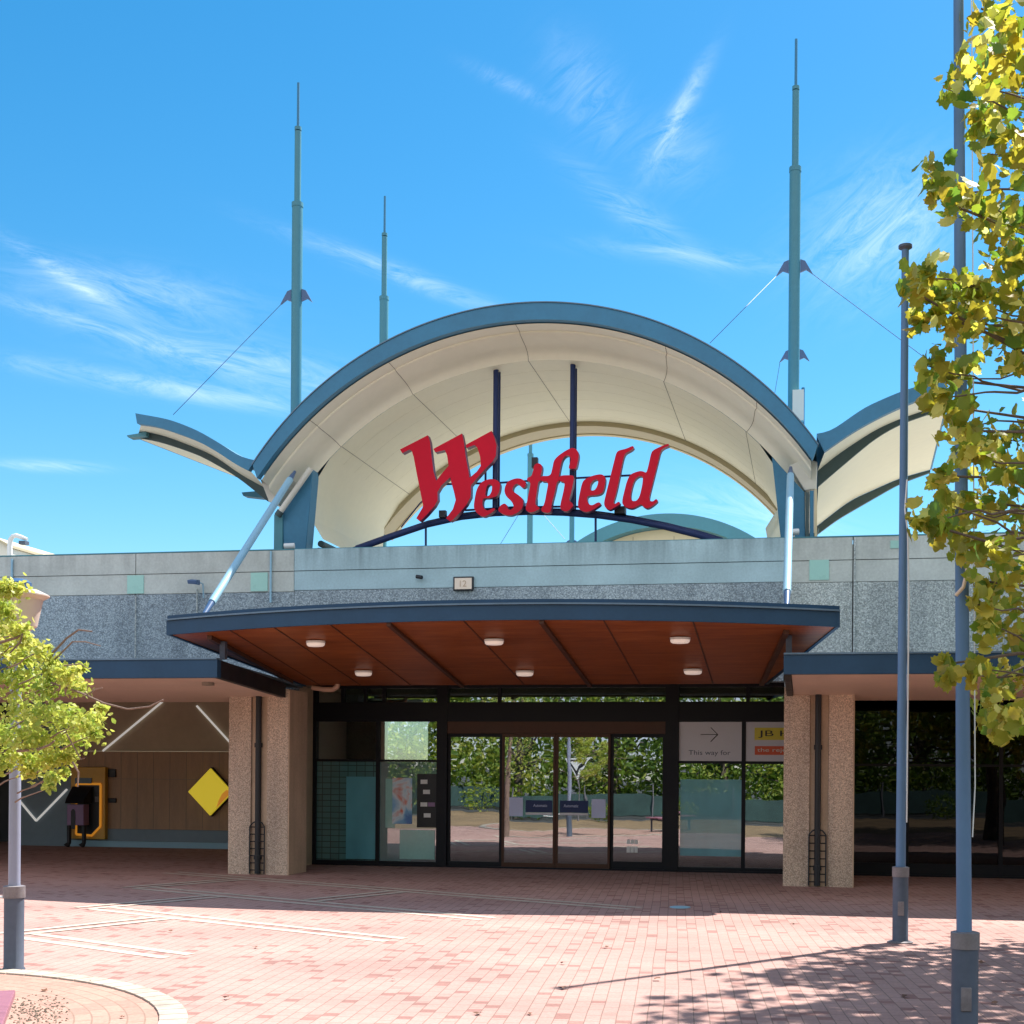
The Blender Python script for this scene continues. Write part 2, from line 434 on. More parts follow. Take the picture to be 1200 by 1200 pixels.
# planter ring: kerb arc and circular brick bed in the near left corner
RC = Vector((-6.75,-16.05)); RO = 3.02; RI = 2.84
kb = MB(); N = 96
for j in range(N):
    t0 = 2*math.pi*j/N; t1 = 2*math.pi*(j+1)/N - .004
    p = [(RC.x+r*math.cos(t), RC.y+r*math.sin(t)) for r, t in ((RI,t0),(RO,t0),(RO,t1),(RI,t1))]
    kb.hexa([(x,y,.002) for x,y in p][::1], [(x,y,.022) for x,y in p])
struct('planter_kerb', kb, concrete('kerb_stone', (.43,.365,.30), .3))
def ring_brick():
    t = NT('ring_brick'); 
    s_ = t.node('ShaderNodeSeparateXYZ'); t.l.new(t.pos(loc=(-RC.x,-RC.y,0)), s_.inputs[0])
    at2 = t.node('ShaderNodeMath', operation='ARCTAN2'); t.l.new(s_.outputs[1], at2.inputs[0]); t.l.new(s_.outputs[0], at2.inputs[1])
    ln = t.node('ShaderNodeVectorMath', operation='LENGTH'); t.l.new(t.pos(loc=(-RC.x,-RC.y,0)), ln.inputs[0])
    mu = t.node('ShaderNodeMath', operation='MULTIPLY'); t.l.new(at2.outputs[0], mu.inputs[0]); mu.inputs[1].default_value = 2.2
    cb = t.node('ShaderNodeCombineXYZ'); t.l.new(mu.outputs[0], cb.inputs[0]); t.l.new(ln.outputs['Value'], cb.inputs[1])
    br = t.node('ShaderNodeTexBrick'); br.inputs['Scale'].default_value = 1; br.inputs['Brick Width'].default_value = .23; br.inputs['Row Height'].default_value = .11
    br.inputs['Mortar Size'].default_value = .006; br.inputs['Bias'].default_value = -.3
    br.inputs['Color1'].default_value = (.42,.24,.185,1); br.inputs['Color2'].default_value = (.34,.18,.14,1); br.inputs['Mortar'].default_value = (.25,.16,.12,1)
    t.l.new(cb.outputs[0], br.inputs['Vector'])
    f = t.noise(t.pos(), 30, 4)
    t.set(Base_Color=t.mix(1.0, br.outputs['Color'], t.ramp(f, [(.3,(.85,.85,.85)),(.7,(1.1,1.1,1.1))]), 'MULTIPLY'), Roughness=.8)
    t.bump(br.outputs['Fac'], -.3, .006); return t.m
d = MB(); i0 = len(d.v); d.v += [(RC.x+RI*math.cos(2*math.pi*j/N), RC.y+RI*math.sin(2*math.pi*j/N), .009) for j in range(N)]
d.face(range(N)); struct('planter_paving', d, ring_brick())
# loose gravel and leaf litter on the ring
gv = MB()
for k in range(420):
    px = random.gauss(42, 22); py = random.gauss(1187, 9)
    if px < -10 or px > 82: continue
    p = Vector(atz(px, py)); r = random.uniform(.004, .011)
    if (Vector((p.x,p.y))-RC).length > RI-.1: continue
    a = random.random()*6
    gv.hexa([(p.x+r*math.cos(a+t)*random.uniform(.7,1.2), p.y+r*math.sin(a+t), .008) for t in (0,1.3,2.6,3.9,5.2)],
            [(p.x+.5*r*math.cos(a+t), p.y+.5*r*math.sin(a+t), .008+r*.8) for t in (0,1.3,2.6,3.9,5.2)])
tag(gv.build('gravel', M['gravel']), kind='stuff', label='brown gravel and litter scattered on the ring paving beside the bench', cat='gravel')
lv = MB()
for (px, py) in [(710,1112),(660,1131),(621,1190),(660,1160),(930,1084),(200,1093),(843,1070),(266,1172),(461,1150),(300,1112),(1060,1170),(1165,1178),(1150,1130),(560,1190),(770,1150),(388,1104),(52,1163),(108,1152),(143,1195)]:
    p = Vector(atz(px, py)); a = random.random()*6; r = random.uniform(.02,.045)
    q = [(p.x+r*math.cos(a+t)*(1 if k % 2 else .5), p.y+r*math.sin(a+t)*(1 if k % 2 else .5), .012+.02*random.random()) for k, t in enumerate((0,.8,1.6,2.4,3.2,4,4.8,5.6))]
    i = len(lv.v); lv.v += q; lv.face(range(i, i+8))
tag(lv.build('fallen_leaves', M['leafdry']), kind='stuff', label='a few dry brown leaves lying about on the sunlit brick plaza', cat='leaves')
# what lies behind the photographer, mirrored in the glass
g = MB(); g.quad((-60,-27,.006),(50,-27,.006),(50,-15.6,.006),(-60,-15.6,.006)); struct('grass_verge', g, M['grass'])

# ------------------------------------------------------------------ building
W = -2.45; G = -.75; CF = -3.2
bl = thing('shopping_centre', 'wide precast concrete shopping centre building behind the red script letters', 'building', (-4.8, W, 0))
def wallbox(name, m, x0, x1, z0, z1, y0=W, y1=W+.28): return box(name, m, bl, x0, x1, y0, y1, z0, z1)
ZB, ZA, ZL, ZT = 3.03, 4.66, 5.00, 5.35
jl = [-34,-17.3,-13.9,-11.34,-8.49]
for i in range(4):
    x0, x1 = jl[i]+.008, jl[i+1]-.008
    wallbox('coping_panel', M['wall_top'], x0, x1, ZL+.006, ZT)
    wallbox('band_panel', M['wall_top'], x0, x1, ZA+.004, ZL-.006, W+.002)
    wallbox('aggregate_panel', M['agg_blue'], x0, x1, ZB, ZA-.004, W+.006)
jr = [-.42,.62,4.2,8.5,26]
for i in range(4):
    x0, x1 = jr[i]+.008, jr[i+1]-.008
    wallbox('coping_panel', M['wall_top'], x0, x1, ZL+.006, ZT)
    wallbox('band_panel', M['wall_top'], x0, x1, ZA+.004, ZL-.006, W+.002)
    wallbox('aggregate_panel', M['agg_grey'], x0, x1, ZB, ZA-.004, W+.006)
wallbox('coping_panel', M['wall_top_mid'], -8.482, -.428, ZL+.006, ZT+.01, W-.02)
wallbox('band_panel', M['wall_top_mid'], -8.482, -.428, ZA+.02, ZL-.006, W-.016)
wallbox('aggregate_panel', M['agg_blue'], -8.482, -.428, 3.13, ZA+.012, W-.012)
wallbox('backing_wall', M['seam'], -34, 26, 3.15, ZT-.06, W+.285, W+.35)
box('coping_flashing', M['mast'], bl, -34, 26, W+.03, W+.33, ZT+.012, ZT+.03)
for px, py in ((159,685),(304,682),(960,668)):
    p = aty(px, py, W); box('mint_tile', M['mint'], bl, p[0]-.15, p[0]+.15, W-.012, W+.001, p[2]-.155, p[2]+.155)
p = aty(1048, 638, W); box('mint_tile', M['mint'], bl, p[0]-.06, p[0]+.08, W-.012, W-.001, p[2]-.06, p[2]+.06)
box('roof_deck', M['roof'], bl, -34, 26, W+.36, 34, 4.75, 4.95)
# thin downpipes and conduits on the wall
for px, y0, y1, r in ((317.5,646,706,.018),(231,690,730,.014),(1002,630,764,.012),(159,698,772,.012),(14,655,682,.02)):
    a = aty(px, y0, W-.03); b = aty(px, y1, W-.03)
    MB().tube([(a[0], W-.03, a[2]), (a[0], W-.03, b[2])], r, 8).build('conduit', M['strut'] if r > .015 else M['agg_grey'], bl)
# columns
def column(x0, x1, pipe_px, ladder_side):
    ym = CF+.05; s1 = x0+.385*(x1-x0); s2 = x0+.64*(x1-x0)
    prof = [(x0,CF),(s1-.01,CF),(s1-.01,ym+.02),(s2+.01,ym+.02),(s2+.01,CF),(x1,CF),(x1,W-.004),(x0,W-.004)]
    c = MB().hexa([(x,y,0) for x,y in prof], [(x,y,2.985) for x,y in prof]).build('column', M['agg_pink'], bl)
    MB().box(s1-.006, s2+.006, ym-.004, ym+.016, 0, 2.98).build('recess_panel', M['col_smooth'], c)
    MB().box(x1+.0, x1+.02, CF+.01, W-.008, 0, 2.98).build('side_panel', M['col_smooth'], c)
    xp = pipe_px; r = .048
    dp = MB().tube([(xp, ym-.06, .02), (xp, ym-.06, 2.97)], r, 12)
    for z in (.25, 2.05): dp.tube([(xp, ym-.06, z), (xp, ym-.06, z+.07)], r+.016, 12)
    dp.build('downpipe', M['black'], c)
    lg = MB(); w = .125
    for sx in (-w, w): lg.tube([(xp+sx, ym-.09, .02), (xp+sx, ym-.09, .78), (xp+sx*.6, ym-.075, .84), (xp+sx*.2, ym-.07, .86)], .012, 6)
    for k in range(7): z = .08+.115*k; lg.tube([(xp-w, ym-.09, z), (xp+w, ym-.09, z)], .010, 6)
    lg.build('pipe_guard', M['black'], c)
column(-9.27,-8.26, aty(303,900,CF)[0], -1)
column(-.40,.62, aty(958.5,900,CF)[0], 1)
box('column_return', M['col_smooth'], bl, -9.05,-8.86, W+.001, G-.1, 0, 3.02)
box('column_return', M['col_smooth'], bl, .35,.62, W+.001, G-.1, 0, 3.02)
# bank recess at left
BY = 3.1
box('bank_upper_wall', M['bankup'], bl, -15.95,-9.0, BY, BY+.2, 2.09, 3.3)
box('bank_panel_wall', M['brownwall'], bl, -15.95,-9.0, BY-.02, BY+.2, .40, 2.085)
box('bank_skirting', M['bankblue'], bl, -15.95,-9.0, BY-.03, BY+.2, .14, .395)
box('skirting_strip', M['strut'], bl, -15.95,-9.0, BY-.04, BY+.2, .0, .135)
pj = MB()
for k in range(18): x = -15.9+.38*k; pj.box(x-.004, x+.004, BY-.024, BY-.0195, .40, 2.085)
pj.box(-15.95,-9, BY-.024, BY-.0195, 1.48,1.49); pj.build('panel_joint', M['seam'], bl)
box('bank_blue_wall', M['bankblue'], bl, -17.2,-15.955, BY-.01, BY+.2, 0, 3.3)
box('dark_doorway', M['black'], bl, -24,-17.205, BY+1.2, BY+1.4, 0, 3.3)
box('recess_ceiling', M['bankup'], bl, -24,-8.75, W+.02, BY+1.4, 3.17, 3.25)
box('recess_side_wall', M['bankup'], bl, -8.98,-8.80, W+.1, BY, 0, 3.16)
box('recess_end_wall', M['dark_int'], bl, -24.2,-24, W, BY+1.4, 0, 3.2)
# interior behind the glass
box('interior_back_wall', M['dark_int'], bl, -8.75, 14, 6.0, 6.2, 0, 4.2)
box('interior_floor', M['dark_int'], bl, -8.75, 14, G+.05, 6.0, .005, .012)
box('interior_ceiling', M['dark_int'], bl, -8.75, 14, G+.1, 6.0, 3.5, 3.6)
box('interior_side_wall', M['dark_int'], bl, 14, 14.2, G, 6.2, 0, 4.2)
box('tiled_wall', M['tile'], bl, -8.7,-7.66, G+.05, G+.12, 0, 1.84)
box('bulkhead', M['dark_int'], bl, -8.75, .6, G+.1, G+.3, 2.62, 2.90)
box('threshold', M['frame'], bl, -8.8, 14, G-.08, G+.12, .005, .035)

# main glazing
gz = thing('glass_shopfront', 'black framed glass entrance front with clerestory between the two concrete columns', 'shopfront', (-4.5, G, 0))
fr = MB()
YF0, YF1 = G-.05, G+.05
def X(px, py=900): return aty(px, py, G)[0]
def Z(py, px=650): return aty(px, py, G)[2]
xL, xA, xB0, xB1, xC0, xC1, xD, xE = X(368), X(443.5), X(513), X(525), X(780), X(795.5), X(871.5), .3
zT0, zT1, zTop = 2.57, 2.91, 3.22
for x0, x1 in ((xL-.12, xL+.06), (xB0, xB1), (xC0, xC1)): fr.box(x0, x1, YF0-.03, YF1, .03, zTop)
for x in (xA, xD): fr.box(x-.032, x+.032, YF0, YF1, .03, zT0)
for x0, x1 in ((xL+.06, xB0), (xB1, xC0), (xC1, xE)):
    fr.box(x0+.001, x1-.001, YF0-.02, YF1, zT0, zT1); fr.box(x0+.001, x1-.001, YF0, YF1, zTop-.06, zTop+.04)
fr.box(xL+.061, xB0-.001, YF0+.004, YF1, .03, .09); fr.box(xC1+.001, xE, YF0+.004, YF1, .03, .09)
for x0, x1 in ((xL+.061, xA-.033), (xA+.033, xB0-.001), (xC1+.001, xD-.033), (xD+.033, xE)): fr.box(x0, x1, YF0+.006, YF1, 1.855, 1.895)
for px in (402, 428, 450, 585, 876): fr.box(X(px)-.03, X(px)+.03, YF0+.01, YF1, zT1, zTop-.06)
fr.build('frame', M['frame'], gz)
def pane(x0, x1, z0, z1, m='pane', par=None, y=G):
    mb = MB().box(x0, x1, y-.006, y+.006, z0, z1); tx_, tz_ = random.uniform(-.004,.004), random.uniform(-.004,.004); cx_, cz_ = (x0+x1)/2, (z0+z1)/2
    mb.v = [(a, b+tx_*(a-cx_)+tz_*(c-cz_), c) for a, b, c in mb.v]
    return mb.build('glass_pane', M[m], par or gz)
for x0, x1 in ((xL+.06, xA-.032), (xA+.032, xB0), (xC1, xD-.032), (xD+.032, xE)):
    pane(x0, x1, .09, 1.855); 
pane(xL+.06, xA-.032, 1.895, zT0); pane(xA+.032, xB0, 1.895, zT0)
for x0, x1 in ((xL+.06, xB0), (xB1, xC0), (xC1, xE)): pane(x0, x1, zT1, zTop-.06)
MB().box(xL+.061, xA-.033, G-.009, G-.0065, .092, 1.853).build('window_film', M['grid_film'], gz)
MB().box(xA+.033, xB0-.001, G-.009, G-.0065, .092, 1.853).build('window_film', M['teal_film'], gz)
box('clerestory_lining', M['bankup'], bl, -8.8, .3, G+.12, G+.2, 2.92, 3.45)
fm = box('bronze_header', M['frame_brown'], gz, xB1+.001, xC0-.001, YF0-.01, YF1, 2.36, zT0-.001)
# door leaves
dx = [xB1, X(589), X(652), X(716), xC0]
for k in range(4):
    x0, x1 = dx[k]+.004, dx[k+1]-.004; y = G - (.035 if k in (1,2) else 0)
    fd = MB(); st = .045 if k not in (1,2) else .04
    fd.box(x0, x0+st, y-.025, y+.02, .036, 2.355); fd.box(x1-st, x1, y-.025, y+.02, .036, 2.355)
    fd.box(x0+st, x1-st, y-.024, y+.02, .036, .11 if k < 3 else .16); fd.box(x0+st, x1-st, y-.024, y+.02, 2.30, 2.354)
    dl = fd.build('sliding_door' if k in (1,2) else 'fixed_sidelight', M['frame_brown'] if k in (1,2) else M['frame'], gz)
    pane(x0+st, x1-st, .11 if k < 3 else .16, 2.30, 'pane', dl, y)
    if k in (1,2):
        bx = (x0+st+.01, x1-st-.01)
        a0, a1 = (X(617), X(651.5)-.05) if k == 1 else (X(655)+.03, X(690))
        MB().box(a0, a1, y-.012, y-.007, Z(952), Z(938)).build('safety_band', M['navy_steel'], dl)
        MB().box(a0, a1, y-.012, y-.007, Z(955), Z(952.4)).build('band_edge', M['signwhite'], dl)
        place_mesh('band_lettering', text_mesh('Automatic', (a1-a0)*.52, .001, .05), M['paper'], dl, ((a0*.45+a1*.55) if k == 1 else (a0*.6+a1*.4), y-.0145, Z(944)))
# things fixed on or standing behind the glass
def board(name, label, cat, m, px0, px1, py0, py1, y, th=.01):
    o = MB().box(aty(px0,900,y)[0], aty(px1,900,y)[0], y, y+th, aty(650,py1,y)[2], aty(650,py0,y)[2]).build(name, M[m])
    return tag(o, label, cat)
YD = G-.035
board('paper_notice', 'pale mauve paper notice taped left of the navy door band', 'notice', 'paper', 597, 613, 935, 957, YD-.014, .004)
board('paper_notice', 'pale blue paper notice taped right of the navy door band', 'notice', 'paper', 693.5, 710, 936, 958, YD-.014, .004)
for i, (px, py) in enumerate([(737,985),(741.5,985),(746,985),(737,994),(741.5,994),(746,994)]):
    w = 1.9
    o = board('door_sticker', 'small white sticker, one of six low on the right fixed door pane', 'sticker', 'white', px-w, px+w, py-(2.6 if i < 3 else 3.6), py+(2.6 if i < 3 else 3.6), G-.014, .003); o['group'] = 'white stickers on the door pane'
board('display_board', 'plain cyan board covering part of the leftmost entrance pane', 'board', 'cyan', 406, 441, 912, 1011, G-.02, .011)
board('display_board', 'pale cyan board filling the pane right of the doors', 'board', 'cyan', 797.5, 869.5, 912, 1000, G-.02, .011)
pb = board('poster_stand', 'blue and red advertising poster on the second pane from the left', 'poster', 'poster', 460, 483, 913, 968, G-.022, .012)
board('notice_strip', 'narrow aqua notice strip beside the blue and red poster', 'notice', 'aqua', 452, 463, 914, 973, G-.02, .01)
board('counter_front', 'pale aqua counter front low across the second pane from the left', 'counter', 'aqua', 469, 510, 975, 1010, G-.02, .01)
board('display_screen', 'dark display rack with white cards beside the poster', 'display rack', 'black', 489, 512, 908, 972, G-.02, .01)
for i, (px, py) in enumerate(((497,918),(500,930),(497,945),(506,945),(501,958))):
    o = board('display_card', 'small pale card on the dark display rack beside the poster', 'card', 'white' if i != 3 else 'mauve', px-4, px+4, py-3, py+2, G-.026, .005); o['group'] = 'cards on the display rack'
# sign panels right of doors
y = G-.02
s1 = thing('arrow_sign', 'white window sign with thin right arrow and small lettering beside the doors', 'sign', (X(833), y, 2.2))
MB().box(xC1+.004, xD-.036, y-.012, y+.004, 1.9, zT0-.004).build('sign_panel', M['signwhite'], s1)
ax0, ax1, az = X(821), X(841), Z(860.5)
ar = MB(); ar.tube([(ax0,y-.014,az),(ax1,y-.014,az)], .006, 6)
ar.tube([(ax1-.12,y-.014,az+.12),(ax1,y-.014,az)], .006, 6); ar.tube([(ax1-.12,y-.014,az-.12),(ax1,y-.014,az)], .008, 6)
ar.build('arrow', M['black'], s1)
place_mesh('lettering', text_mesh('This way for', X(856)-X(807), .002, .105), M['pole_base'], s1, (X(831.5), y-.014, Z(882)))
s2 = thing('store_sign', 'white window sign with yellow and red name bands, cut off by the right column', 'sign', (X(900), y, 2.2))
MB().box(xD+.036, xE, y-.012, y+.004, 1.9, zT0-.004).build('sign_panel', M['signwhite'], s2)
yb = MB().box(X(884), X(884)+1.05, y-.018, y-.0125, Z(866.5), Z(852.5)).build('yellow_band', M['sign_yellow'], s2)
place_mesh('lettering', text_mesh('JB HI-FI', .92, .002, .125), M['black'], yb, (X(888.5)+.46, y-.0205, Z(860)))
rb = MB().box(X(884.5), X(884.5)+1.05, y-.018, y-.0125, Z(883.5), Z(873.5)).build('red_band', M['sign_red'], s2)
place_mesh('lettering', text_mesh('the reject shop', .95, .002, .085), M['cream_lt'], rb, (X(887)+.48, y-.0205, Z(878.5)))

# right dark shop windows
rs = thing('dark_shop_window', 'dark tinted shop window wall at right behind the flagpoles', 'window', (4, G, 0))
fr = MB(); xs = [.66, 1.58, 3.08, 4.6, 6.1, 7.6, 9.1, 10.6]
for x in xs: fr.box(x-.03, x+.03, YF0, YF1, .03, 3.0)
for x0, x1 in zip(xs, xs[1:]):
    fr.box(x0+.031, x1-.031, YF0+.005, YF1, 1.83, 1.87); fr.box(x0+.031, x1-.031, YF0+.005, YF1, 2.93, 3.0); fr.box(x0+.031, x1-.031, YF0+.005, YF1, .03, .22)
fr.build('frame', M['frame'], rs)
for x0, x1 in zip(xs, xs[1:]):
    pane(x0+.03, x1-.03, .22, 1.83, 'pane_dark', rs); pane(x0+.03, x1-.03, 1.87, 2.93, 'pane_dark', rs)
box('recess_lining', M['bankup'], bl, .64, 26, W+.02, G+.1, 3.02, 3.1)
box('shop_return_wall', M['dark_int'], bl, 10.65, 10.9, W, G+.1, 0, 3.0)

# side canopies
def side_canopy(x0, x1, end_x, label):
    YFr, YBk = -5.62, W-.02
    zf, zb = 3.00, 2.86
    t = thing('side_canopy', label, 'canopy', ((x0+x1)/2, -4, 0))
    def zat(y): return zf + (zb-zf)*(y-YFr)/(CF-YFr)
    MB().hexa([(x0,YFr,zf-.01),(x1,YFr,zf-.01),(x1,YFr+.12,zf-.01),(x0,YFr+.12,zf-.01)], [(x0,YFr,3.245),(x1,YFr,3.245),(x1,YFr+.12,3.24),(x0,YFr+.12,3.24)]).build('front_fascia', M['navy'], t)
    MB().box(x0-.0, x1+.0, YFr-.02, YFr+.14, 3.247, 3.27).build('flashing', M['navy_lip'], t)
    yb = CF-.012
    MB().hexa([(x0+.1,YFr+.13,zat(YFr)+.008),(x1-.1,YFr+.13,zat(YFr)+.008),(x1-.1,YBk,zat(YBk)+.008),(x0+.1,YBk,zat(YBk)+.008)],
              [(x0+.1,YFr+.13,zat(YFr)+.05),(x1-.1,YFr+.13,zat(YFr)+.05),(x1-.1,YBk,zat(YBk)+.05),(x0+.1,YBk,zat(YBk)+.05)]).build('soffit', M['salmon'], t)
    MB().hexa([(x0+.02,YFr+.13,3.20),(x1-.02,YFr+.13,3.20),(x1-.02,YBk,3.06),(x0+.02,YBk,3.06)],
              [(x0+.02,YFr+.13,3.24),(x1-.02,YFr+.13,3.24),(x1-.02,YBk,3.10),(x0+.02,YBk,3.10)]).build('roof_sheet', M['navy_lip'], t)
    for e in (x0, x1-.09):
        MB().hexa([(e,YFr+.121,zf-.01),(e+.09,YFr+.121,zf-.01),(e+.09,yb,zat(yb)-.01),(e,yb,zat(yb)-.01)],
                  [(e,YFr+.121,3.245),(e+.09,YFr+.121,3.245),(e+.09,yb,3.07),(e,yb,3.07)]).build('end_fascia', M['black'], t)
    return t
lc = side_canopy(-30, -8.30, 0, 'navy edged flat canopy left of the entrance above the yellow cash machine')
side_canopy(-.36, 24, 0, 'navy edged flat canopy right of the entrance above the dark shop window')
p = aty(244, 798.5, -4.9); MB().tube([(p[0],-4.9,2.98),(p[0],-4.9,2.93)], .09, 16).build('downlight', M['seam'], lc)

# main entrance canopy
cn = thing('entrance_canopy', 'large curved canopy with red timber soffit and navy fascia over the doors', 'canopy', (-4.34, -4, 3))
def soff(yv): return 3.075 + .16*(W-yv)
def front(xv): return -6.22 + .53*((xv+4.34)/4.7)**2
fx = [-9.04 + 9.40*k/36 for k in range(37)]
top = [(x, front(x), soff(front(x))) for x in fx]
bkx = lambda x: -8.30 + (x+9.04)/9.40*(7.64)
back = [(bkx(x), W-.03, soff(W-.03)) for x in fx]
sf = MB()
rows = []
for k in range(9):
    t = k/8; rows.append([tuple(a[i]*(1-t)+b[i]*t for i in range(3)) for a, b in zip(top, back)])
rows = [[(x, y, soff(y)+.012) for x, y, z in r] for r in rows]
sf.loft(rows, smooth=False); MB().loft([[(x, y, z+.20) for x, y, z in r] for r in rows][::-1], smooth=False).build('roof_sheet', M['roof'], cn)
sf.build('soffit', M['timber'], cn)
def edge(path, h0, h1, out, name, m, th=.05):
    mb = MB(); n = len(path); pl = [Vector((p[0], p[1])) for p in path]; nn = []
    for k in range(n):
        d = (pl[min(k+1,n-1)]-pl[max(k-1,0)]).normalized(); nn.append(Vector((d.y, -d.x)))
    b = len(mb.v)
    for k in range(n):
        z = path[k][2]
        for off, h in ((out, h0), (out, h1), (out-th, h1), (out-th, h0)):
            q = pl[k]+nn[k]*off; mb.v.append((q.x, q.y, z+h))
    for k in range(n-1):
        for j in range(4):
            mb.face((b+4*k+j, b+4*k+(j+1) % 4, b+4*k+4+(j+1) % 4, b+4*k+4+j), 0)
    mb.face((b,b+3,b+2,b+1)); e = b+4*(n-1); mb.face((e,e+1,e+2,e+3))
    return mb.build(name, m, cn)
edge(top, 0, .195, 0, 'fascia', M['navy'])
edge(top, .20, .222, .03, 'flashing', M['navy_lip'], .12)
edge(top, .225, .275, -.02, 'gutter_lip', M['navy'], .06)
lb = [top[0], back[0]]; rbk = [back[-1], top[-1]]
edge(lb[::-1], 0, .2, .0, 'side_fascia', M['navy']); edge(rbk[::-1], 0, .2, .0, 'side_fascia', M['navy'])
def on(px, py):   # point on the soffit plane
    d = ray(px, py); n = (0, .16, 1); p0 = (0, W, 3.075)
    t = sum((p0[i]-CAM[i])*n[i] for i in range(3))/sum(d[i]*n[i] for i in range(3)); return tuple(CAM[i]+d[i]*t for i in range(3))
def sbeam(x0, y0, x1, y1, w, h, name, m):
    d = Vector((x1-x0, y1-y0)).normalized(); n = Vector((-d.y, d.x))*w/2
    q = [(x0-n.x,y0-n.y),(x1-n.x,y1-n.y),(x1+n.x,y1+n.y),(x0+n.x,y0+n.y)]
    return MB().hexa([(x,y,soff(y)-h) for x,y in q], [(x,y,soff(y)+.01) for x,y in q]).build(name, m, cn)
for x in (-5.6, -3.5): sbeam(x, front(x)+.06, x+.02, W-.04, .06, .035, 'soffit_beam', M['frame_brown'])
for x in (-8.0,-7.3,-6.45,-4.55,-2.68,-1.52):
    d = .009; y0 = front(x)+.06; y1 = W-.04
    MB().hexa([(x-d,y0,soff(y0)+.004),(x+d,y0,soff(y0)+.004),(x+d,y1,soff(y1)+.004),(x-d,y1,soff(y1)+.004)],[(x-d,y0,soff(y0)+.011),(x+d,y0,soff(y0)+.011),(x+d,y1,soff(y1)+.011),(x-d,y1,soff(y1)+.011)]).build('panel_joint', M['frame_brown'], cn)
sbeam(-8.43,-5.6,-8.34,-2.9,.07,.05,'edge_beam', M['frame_brown']); sbeam(-.33,-5.55,-.76,-2.6,.07,.05,'edge_beam', M['frame_brown'])
for x, yv in ((-8.36,-5.3),(-.30,-5.3)): box('support_post', M['pole_base'], cn, x-.04, x+.04, yv-.04, yv+.04, 3.275, soff(yv)-.002)
for k, (px, py) in enumerate([(370,752),(579,750),(797,748),(426,787),(615,787),(812,785)]):
    q = on(px, py); lens = MB(); prof = []
    n = 20; rx, ry, h = .135, .085, .07
    ring = lambda s, z: [(q[0]+rx*s*math.cos(2*math.pi*j/n), q[1]+ry*s*math.sin(2*math.pi*j/n), q[2]+z) for j in range(n)]
    bs = MB().hexa(ring(1.05,-.02), ring(1.05,.011)).build('downlight', M['white'], cn)
    lm = MB(); lm.loft([r+[r[0]] for r in (ring(1,-.021), ring(.97,-.05), ring(.8,-.068), ring(.4,-.074))]); lm.face([len(lm.v)-2-j for j in range(n)][::-1]); lm.build('lens', M['lightglass'], bs)
# raking struts that hold the canopy up
for (pt, yt, pb_, yb2, lab) in (((343,557),-2.0,(243,714),-4.9,0), ((926.5,552),-2.0,(922,702),-4.9,1)):
    a = Vector(aty(*pt, yt)); b = Vector(aty(*pb_, yb2)); d = (a-b).normalized()
    so = MB().tube([b+d*.18, a-d*.15], .058, 16).build('strut', M['strut'], cn)
    MB().tube([b-d*.25, b+d*.18], [.03,.05], 10).tube([a-d*.15, a+d*.12], [.05,.025], 10).build('strut_pin', M['mast_dk'], so)
pp = aty(389, 801, CF); MB().tube([aty(366,806,W-.1), aty(380,808,W-.1)], .04, 10).tube([aty(378,808,W-.1), aty(390,808,W-.1), aty(395,805,W-.1), aty(396,799,W-.1)], .045, 10).build('drain_pipe', M['pink_pipe'], bl)

# ------------------------------------------------------------------ vaulted roof
CX = -4.63; V = -2.2; VR = 3.3
def arc(r, cz, half, n=64, cx=CX):
    amax = math.asin(min(1, half/r)); return [(cx+r*math.sin(-amax+2*amax*k/n), cz+r*math.cos(-amax+2*amax*k/n)) for k in range(n+1)]
vt = thing('vaulted_roof', 'cream lined barrel vault roof with steel blue edge above the red letters', 'roof', (CX, V, 5.3))
K = .967
MB().strip_y(arc(5.70,3.615,4.70), arc(5.605,3.44,4.62), V-.06, V+.08).build('front_fascia', M['teal'], vt)
MB().strip_y(arc(5.722,3.615,4.72), arc(5.705,3.615,4.704), V-.075, V+.10).build('edge_flashing', M['navy_lip'], vt)
prof = [(V+.081,5.59,3.44),(V+.38,5.575,3.44),(V+.385,5.55,3.44),(V+.41,5.53,3.44),(V+.80,5.47,3.44),(V+.93,5.42,3.44),(V+.985,5.36,3.44),(V+1.0,5.29,3.44)]
rows = [[(x, yv, z) for x, z in arc(r, cz, 4.6)] for yv, r, cz in prof]
MB().loft(rows).build('front_cove', M['cove'], vt)
SR, SZ = 5.27, 3.46; YS1, YS2 = V+1.0, VR-.65
sr = arc(SR, SZ, 3.75)
sr = [(CX-3.86,5.76),(CX-4.10,6.14),(CX-4.10,6.17),(CX-4.06,6.7)]+sr+[(CX+4.06,6.7),(CX+4.10,6.17),(CX+4.10,6.14),(CX+3.86,5.76)]
MB().loft([[(x, yv, z) for x, z in sr] for yv in (YS1, YS1+1.2, YS1+2.5, YS2)]).build('soffit', M['cream'], vt)
MB().strip_y(arc(SR,SZ,4.2), arc(SR-.09,SZ,4.12), YS2, VR-.08).build('rear_band', M['tan'], vt)
MB().strip_y(arc(5.70,3.615,4.6), arc(SR-.11,SZ,4.12), VR-.078, VR+.06).build('rear_fascia', M['cream_rear'], vt)
MB().loft([[(x, yv, z) for x, z in arc(5.69,3.615,4.69)] for yv in (V+.05, V+2, VR)]).build('roof_sheeting', M['teal'], vt)
for ang in (-42,-25,-2,24,42):
    t = R(ang); pts = [(CX+(r-.001)*math.sin(t), yv, cz+(r-.001)*math.cos(t)) for yv, r, cz in prof] + [(CX+(SR-.002)*math.sin(t), yv, SZ+(SR-.002)*math.cos(t)) for yv in (YS1, YS2-.01)]
    MB().tube(pts, .005, 5).build('panel_seam', M['seam'], vt)
